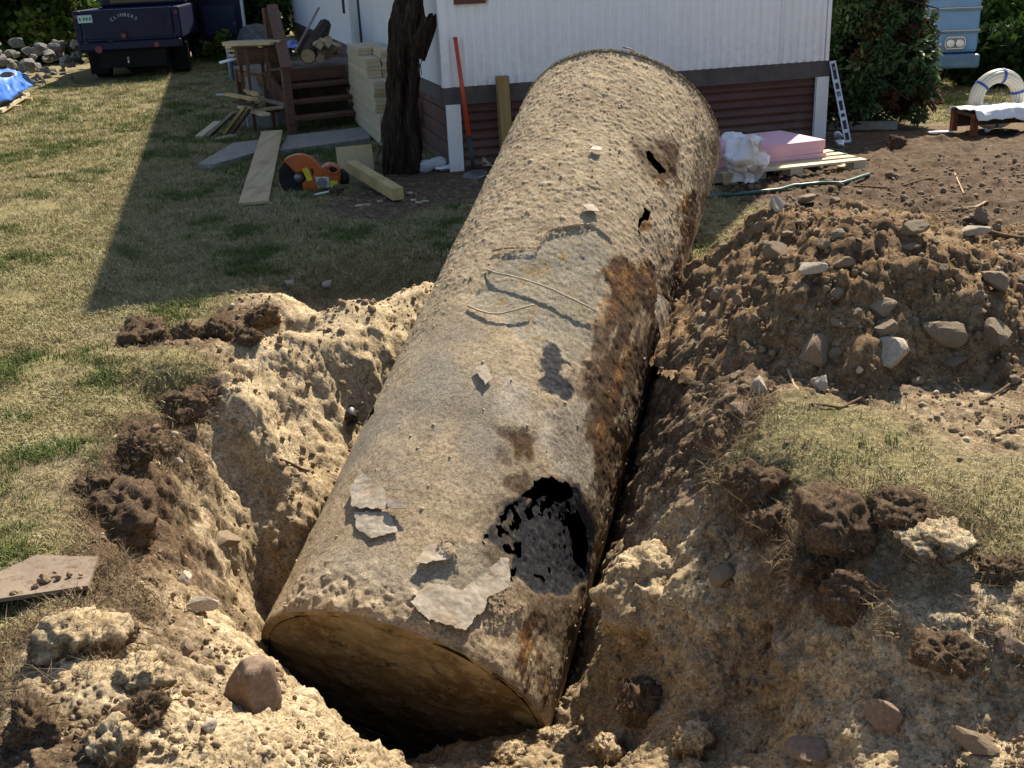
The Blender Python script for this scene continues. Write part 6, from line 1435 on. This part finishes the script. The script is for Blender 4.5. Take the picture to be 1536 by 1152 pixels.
tr_ = cloth('tarp', [[B + dirq * .06 + back * (-.02) + np.array([0, 0, .2]), B + ln * .5 - back * .04 + np.array([0, 0, .17]), B + ln - back * .02 + np.array([0, 0, .2])], [B + dirq * .02 + back * .12 + np.array([0, 0, .42]), B + ln * .5 + back * .1 + np.array([0, 0, .46]), B + ln + back * .1 + np.array([0, 0, .45])], [B - dirq * .1 + back * .6 + np.array([0, 0, .55]), B + ln * .5 + back * .6 + np.array([0, 0, .56]), B + ln + back * .6 + np.array([0, 0, .55])], [B + dirq * .1 + back * 1.2 + np.array([0, 0, .12]), B + ln * .5 + back * 1.25 + np.array([0, 0, .15]), B + ln + back * 1.2 + np.array([0, 0, .15])]], 'bluetarp2', 40, 24, .06, 5, None, .004, .22)
tag(tr_, 'bright blue tarp spread over the lumber pile at the left edge', 'tarp')
tr2 = cloth('tarp_end', [[B + dirq * .03 + back * .0 + np.array([0, 0, .40]), B + dirq * .0 + back * 1.1 + np.array([0, 0, .45])], [B + dirq * .28 - back * .05 + np.array([0, 0, .20]), B + dirq * .2 + back * 1.1 + np.array([0, 0, .1])]], 'bluetarp2', 16, 10, .05, 6, None, .004, .2)
tr2.parent = tr_
p = aty(10, 112, q1[1] + .6); o = bpy.data.objects.new('stone', SM['red_stone'][1]); COL.objects.link(o); o.location = tuple(p); o.scale = (.11, .09, .06); tag(o, 'pinkish stone weighing down the blue tarp', 'stone')
p = aty(385, 45, 25); p[2] = .2; o = bpy.data.objects.new('stone', SM['grey_stone'][2]); COL.objects.link(o); o.location = tuple(p); o.scale = (.5, .4, .6); tag(o, 'large grey boulder far behind the porch rail', 'boulder')
# ------------------------------------------------------------------ sod clumps torn from the lawn
def earthlump(r, h, seed, sub=5):
    """a clod of earth: rounded, then broken into small angular crumbs"""
    bm = bmesh.new(); bmesh.ops.create_icosphere(bm, subdivisions=sub, radius=1.0)
    v = np.array([p.co[:] for p in bm.verts]); f = np.array([[q.index for q in p.verts] for p in bm.faces]); bm.free()
    n0 = v.copy(); r_ = np.random.default_rng(seed); off = r_.uniform(0, 50, 3)
    u = v + off
    v = v * (1 + .42 * fbm(u[:, 0], u[:, 1], u[:, 2], 1.1, 3))[:, None] * np.array([1, r_.uniform(.7, .95), h * r_.uniform(.9, 1.1)])
    w = v * r
    d = r * .10 * fbm(u[:, 0], u[:, 1], u[:, 2], .45, 4, .6) + .009 * min(1, r / .06) * chunk3(w[:, 0] + off[0], w[:, 1], w[:, 2], .045) + .005 * chunk3(w[:, 0] + off[0], w[:, 1], w[:, 2], .020, 5) + .004 * fbm(w[:, 0] + off[0], w[:, 1], w[:, 2], .02, 3)
    w = w + n0 * d[:, None]
    w[:, 2] = np.maximum(w[:, 2], -.55 * r) + r * .25
    return w, f
def sodclump(px, py, wpx, label, mat='sod', h=.7, group='sod clumps round the pit'):
    (p,), (t_,) = hitz([(px, py)]); r = wpx / FOC * t_ / 2
    s_ = thing('sod_clump', label, 'sod clump', p, rng.uniform(0, 6.28), group)
    v, fc = earthlump(r, h, int(px * 7 + py), 4 if r < .05 else 5)
    tp = np.clip((v[:, 2] - v[:, 2].min()) / (np.ptp(v[:, 2]) + 1e-6), 0, 1); nz_ = fbm(v[:, 0] + px, v[:, 1], v[:, 2], .06, 3)
    sd_a = np.clip(1.5 * (tp - .45) + .35 + .5 * nz_, .02, 1) if mat == 'sodsand' else np.clip(.08 + .3 * nz_, 0, .5)
    fastmesh('soil', v, fc, 'ground', dict(grass=np.zeros(len(v)), sand=sd_a, ochre=np.zeros(len(v)), mud=np.full(len(v), .0 if mat == 'sodsand' else .45)), parent=s_)
    n = int(180 + 520 * min(1, r / .12)); k = rng.integers(0, len(v), n); b = v[k]; b = b[b[:, 2] > -.02]; n = len(b)
    u = b / (np.linalg.norm(b, axis=1)[:, None] + 1e-9); d = u * .5 + rng.normal(size=(n, 3)) * .6; d /= np.linalg.norm(d, axis=1)[:, None]; L = (.012 + .04 * rng.uniform(size=n) ** 2)[:, None]
    sd_ = np.cross(d, rng.normal(size=(n, 3))); sd_ /= np.linalg.norm(sd_, axis=1)[:, None]; w = (.0005 + .0006 * rng.uniform(size=n)[:, None]) * np.clip(t_ / 3.5, .8, 2)
    e = b + d * L + np.array([0, 0, -.25]) * L; m_ = b + d * L * .55
    co = np.stack([b - sd_ * w, b + sd_ * w, m_ + sd_ * w * .8, e, m_ - sd_ * w * .8], 1).reshape(-1, 3); q = np.arange(5 * n).reshape(n, 5)
    fm = fastmesh('root_fibres', co, q, 'rootmix', smooth=False, parent=s_); fm['kind'] = 'stuff'
t = NT('block_earth', .95, .1); n_ = t.noise(7, 8, .7); t.color(t.ramp(n_, [(.3, (.25, .185, .11)), (.5, (.38, .30, .19)), (.75, (.47, .385, .26))])); t.bump(t.math('ADD', t.noise(14, 12, .8), t.noise(60, 6, .75)), 1.0, .03); MAT['sodsand2'] = t.m
MAT['rootmix'] = simple('sod_roots', (.17, .12, .07), .9, .1, .45, 60)
for e in [(215, 512, 78, 'dark sod clump at the left end of the scraped strip by the lawn', 'sod'), (283, 512, 46, 'upright dark sod clump, second from the left in the scraped strip', 'sod', .9), (328, 506, 48, 'dark sod clump in the middle of the scraped strip', 'sod', .9), (370, 512, 44, 'low dark sod clump nearest the sandy rim in the scraped strip', 'sod'), (392, 482, 52, 'dark sod clump at the far right end of the scraped strip', 'sod'),
          (190, 795, 120, 'big dark sod clump tipped over the left bank above the plywood sheet', 'sod', .8), (150, 742, 70, 'dark sod clump on the lawn edge above the big tipped one', 'sod'), (205, 680, 66, 'dark sod clump beside the hollow under the lawn edge', 'sod'), (268, 622, 80, 'overhanging flap of sod above the dark hollow', 'sod', .5), (302, 602, 44, 'small sod clump on the rim right of the hollow', 'sod'),
          (120, 975, 120, 'large sandy turf block on the near left spoil', 'sodsand', .8), (50, 1100, 90, 'dark turf block at the lower left edge', 'sod', .8), (205, 1030, 90, 'sandy turf block behind the large reddish stone', 'sodsand'), (165, 1125, 90, 'brown turf block at the bottom left', 'sodsand', .8), (175, 955, 70, 'dark turf block curling over the near left spoil', 'sod'), (215, 1075, 70, 'small dark turf block at the bottom left', 'sod'),
          (1245, 800, 150, 'dark fibrous sod flap at the edge of the right bank', 'sod', .6), (1350, 772, 100, 'brown sod ridge on top of the right bank', 'sod', .4), (1400, 815, 110, 'sandy sod lump on top of the right bank', 'sodsand', .35), (1135, 735, 95, 'fibrous sod hanging at the left corner of the right bank', 'sod', .7), (1150, 790, 70, 'dark sod hanging on the face of the right bank', 'sod', .7), (1275, 915, 90, 'dark grassy sod hanging low on the right bank', 'sod', .9), (1420, 990, 100, 'dark ragged sod edge over the shaded hollow at lower right', 'sod', .5), (1225, 862, 70, 'grassy sod slumping down the right bank', 'sod', .8), (1500, 860, 70, 'small brown sod lump near the right edge', 'sod', .5),
          (1343, 222, 34, 'small rooty sod clump lying on the churned dark soil', 'sod', .7), (960, 1062, 80, 'brown fibrous sod lump on the pit floor before the tank', 'sod', .9), (1040, 1118, 70, 'sandy lump on the pit floor at the bottom of the view', 'sodsand', .7), (835, 1118, 60, 'sandy lump on the pit floor below the tank end', 'sodsand', .6), (765, 1138, 50, 'sandy lump at the bottom middle of the pit', 'sodsand', .6), (912, 1128, 60, 'sandy crumbled lump on the sunlit pit floor', 'sodsand', .6)]: sodclump(*e)
# the block of sandy earth jutting out beside the tank
v, fc = earthlump(.225, .95, 41, 6)
nz_ = fbm(v[:, 0], v[:, 1], v[:, 2], .1, 4)
o = fastmesh('earth_block', v, fc, 'ground', dict(grass=np.zeros(len(v)), sand=np.clip(.85 + .3 * nz_, 0, 1), ochre=np.clip(.3 + nz_, 0, 1), mud=np.zeros(len(v))))
o.location = tuple(aty(985, 920, 3.5)); o.rotation_euler = (.1, .15, .4); tag(o, 'big sandy block of earth jutting from the right bank beside the hole in the tank', 'earth block')
# ------------------------------------------------------------------ grass: tufts of blades on points
def tuft(name, n, hgt, spread, lean, mat, wid=.0016):
    v = []; f = []
    for k in range(n):
        a = rng.uniform(0, 6.28); r = spread * math.sqrt(rng.uniform()); b = np.array([r * math.cos(a), r * math.sin(a), -.004]); h = hgt * rng.uniform(.45, 1.25); la = rng.uniform(0, 6.28); l = lean * rng.uniform(.2, 1.3)
        d = np.array([math.cos(la), math.sin(la), 0]); s = np.array([-math.sin(la), math.cos(la), 0]) * wid * rng.uniform(.7, 1.4)
        p1 = b + d * h * l * .35 + np.array([0, 0, h * .6]); p2 = b + d * h * l + np.array([0, 0, h * (1 - .35 * min(1, l))])
        o = len(v); v += [b - s, b + s, p1 + s * .8, p1 - s * .8, p2]; f += [(o, o + 1, o + 2, o + 3), (o + 3, o + 2, o + 4)]
    return mkobj(name, v, f, mat)
protos('drytufts', [tuft('tuft', 26, .036, .07, 1.1, 'dry') for _ in range(5)])
protos('greentufts', [tuft('tuft', 26, .042, .065, .8, 'green') for _ in range(5)])
protos('fringe', [tuft('tuft', 20, .075, .05, 1.5, 'root', .0009) for _ in range(5)])
def inview(P, m=1.08):
    d = P - np.array([0, 0, CAMH]); z = d @ _F; return (z > .3) & (np.abs(d @ _R / z) < .5 * PW / FOC * m + .03) & (np.abs(d @ _U / z) < .5 * PH / FOC * m + .03)
def grasspts(n, y0, y1, power):
    u = rng.uniform(size=n); y = (y0 ** (1 - power) + u * (y1 ** (1 - power) - y0 ** (1 - power))) ** (1 / (1 - power)) if power != 1 else y0 * (y1 / y0) ** u
    x = (rng.uniform(size=n) - .5) * (y * 1.25 + 1.2); z, g, s, r, m = height(x, y, True); P = np.stack([x, y, z], 1)
    return P, g, r, m
P, g, r, m = grasspts(150000, 2.0, 26, 1.25)
hz_ = heapz(P[:, 0], P[:, 1])
gn = g + .25 * fbm(P[:, 0], P[:, 1], 1, .25, 3)
ok = (gn > .45) & (hz_ < P[:, 2] - .01) & inview(P) & (rng.uniform(size=len(P)) < np.clip(1.1 * (gn - .3), .15, 1)) & ~((P[:, 1] > 14.2) & (P[:, 0] < -7) & (P[:, 1] > 21))
lx_ = (P[:, :2] - HA[:2]) @ HX_[:2]; ly_ = (P[:, :2] - HA[:2]) @ HY_[:2]
ok &= ~((lx_ > -.05) & (lx_ < 3.7) & (ly_ > -.03))
bare = fbm(P[:, 0], P[:, 1], 6, .9, 3) + .3 * sstep(8.6, 9.6, P[:, 1]) * sstep(-2, -1, P[:, 0])
ok &= ~((P[:, 0] > .2) & (P[:, 1] < 5.2) & (rng.uniform(size=len(P)) < .84))
ok &= (bare < .42) | (rng.uniform(size=len(P)) < .25)
def slabmask(P, pix): 
    Q = [tuple(gp(*q, .035)[:2]) for q in pix]; return inpoly(P[:, 0], P[:, 1], Q)
for pix in ([(296, 246), (322, 246), (392, 226), (398, 208), (350, 214)], [(418, 226), (556, 207), (548, 190), (432, 203)], [(391, 199), (426, 199), (403, 305), (358, 309)], [(-30, 918), (135, 895), (150, 848), (58, 845), (-30, 885)]): ok &= ~slabmask(P, pix)
P = P[ok]; gsel = fbm(P[:, 0], P[:, 1], 9, .55, 3) + .35 * fbm(P[:, 0], P[:, 1], 2, .1, 2) + .25 * sstep(9, 13, P[:, 1]) - .05 - .45 * sstep(-.3, .3, P[:, 0]) * sstep(5.8, 5.2, P[:, 1])
isg = gsel > .30 - .16 * sstep(5.5, 7, P[:, 1]) * sstep(-3.4, -2.6, P[:, 0])  # more green tufts inside the home's shadow, putting its darker tone into colour
def rots(n): return np.stack([rng.normal(size=n) * .18, rng.normal(size=n) * .18, rng.uniform(0, 6.28, n)], 1)
sc = lambda Q: np.clip(.50 + .065 * Q[:, 1], .62, 1.5) * rng.uniform(.6, 1.25, len(Q))
scatter('dry_grass', P[~isg], rots((~isg).sum()), sc(P[~isg]), 'drytufts', label='short dry straw-coloured lawn grass', cat='grass')
scatter('green_grass', P[isg], rots(isg.sum()), sc(P[isg]), 'greentufts', label='short green lawn grass in patches', cat='grass')
# ragged fringe where the sod has been torn
P, g, r, m = grasspts(60000, 1.9, 6.5, 1.2)
e1 = height(P[:, 0] + .06, P[:, 1]); e2 = height(P[:, 0] - .06, P[:, 1]); e3 = height(P[:, 0], P[:, 1] + .06); e4 = height(P[:, 0], P[:, 1] - .06)
sl = np.hypot(e1 - e2, e3 - e4) / .12
ok = (g > .12) & (g < .75) & (sl > .35) & inview(P) & (heapz(P[:, 0], P[:, 1]) < P[:, 2]) & (rng.uniform(size=len(P)) < .3)
P = P[ok]; scatter('sod_fringe', P, rots(len(P)) * np.array([3, 3, 1]), rng.uniform(.4, 1.0, len(P)), 'fringe', label='ragged fringe of roots and dead grass along the torn sod', cat='grass')
protos('strands', [tuft('tuft', 9, .07, .06, 1.9, 'root', .0006) for _ in range(5)])
P, g, r, m = grasspts(40000, 2.0, 5.2, 1.2)
ok = (g > .16) & inview(P) & (((P[:, 0] > .5) & (rng.uniform(size=len(P)) < .09)) | ((P[:, 0] < -.5) & (rng.uniform(size=len(P)) < .05))) & (heapz(P[:, 0], P[:, 1]) < P[:, 2]) & ~slabmask(P, [(-30, 918), (135, 895), (150, 848), (58, 845), (-30, 885)])
P = P[ok]; scatter('dry_strands', P, rots(len(P)), rng.uniform(.4, 1.1, len(P)), 'strands', label='long loose strands of dead grass lying over the turf', cat='grass')
protos('weeds', [tuft('tuft', 16, .07, .03, .9, 'green', .0022) for _ in range(4)])
P, g, r, m = grasspts(1500, 2.0, 9, 1.2)
ok = (g > .6) & inview(P) & (fbm(P[:, 0], P[:, 1], 31, .5, 2) > .12) & (heapz(P[:, 0], P[:, 1]) < P[:, 2]) & ~slabmask(P, [(-30, 918), (135, 895), (150, 848), (58, 845), (-30, 885)])
P = P[ok]; scatter('green_weeds', P, rots(len(P)), rng.uniform(.4, 1.0, len(P)), 'weeds', label='taller green blades standing in small tufts out of the dry lawn', cat='grass')
# crumbs of earth and pebbles on the dug ground
P, g, r, m = grasspts(120000, 1.9, 9, 1.1)
ok = (g < .4) & inview(P) & (rng.uniform(size=len(P)) < .22 * (1 + (fbm(P[:, 0], P[:, 1], 4, .4, 2) > 0)))
P = P[ok]; P[:, 2] = surf(P[:, 0], P[:, 1]); n = len(P); dk_ = rng.uniform(size=n) < .5
size = (.004 + .018 * rng.uniform(size=n) ** 5) * np.clip(P[:, 1] / 4.5, .6, 1.3)
_, sd__, _, _ = survey(P[:, 0], P[:, 1])[0].T
dk_ = ((sd__ + .2 * rng.normal(size=n)) < .45) | (P[:, 1] > 7)
scatter('earth_crumbs', P[dk_], rng.uniform(0, 6.28, (dk_.sum(), 3)), size[dk_], 'earth', label='crumbs of brown earth strewn over the dug ground', cat='earth')
scatter('sand_crumbs', P[~dk_], rng.uniform(0, 6.28, ((~dk_).sum(), 3)), size[~dk_], 'clods', label='crumbs of pale sand strewn over the dug ground', cat='sand')
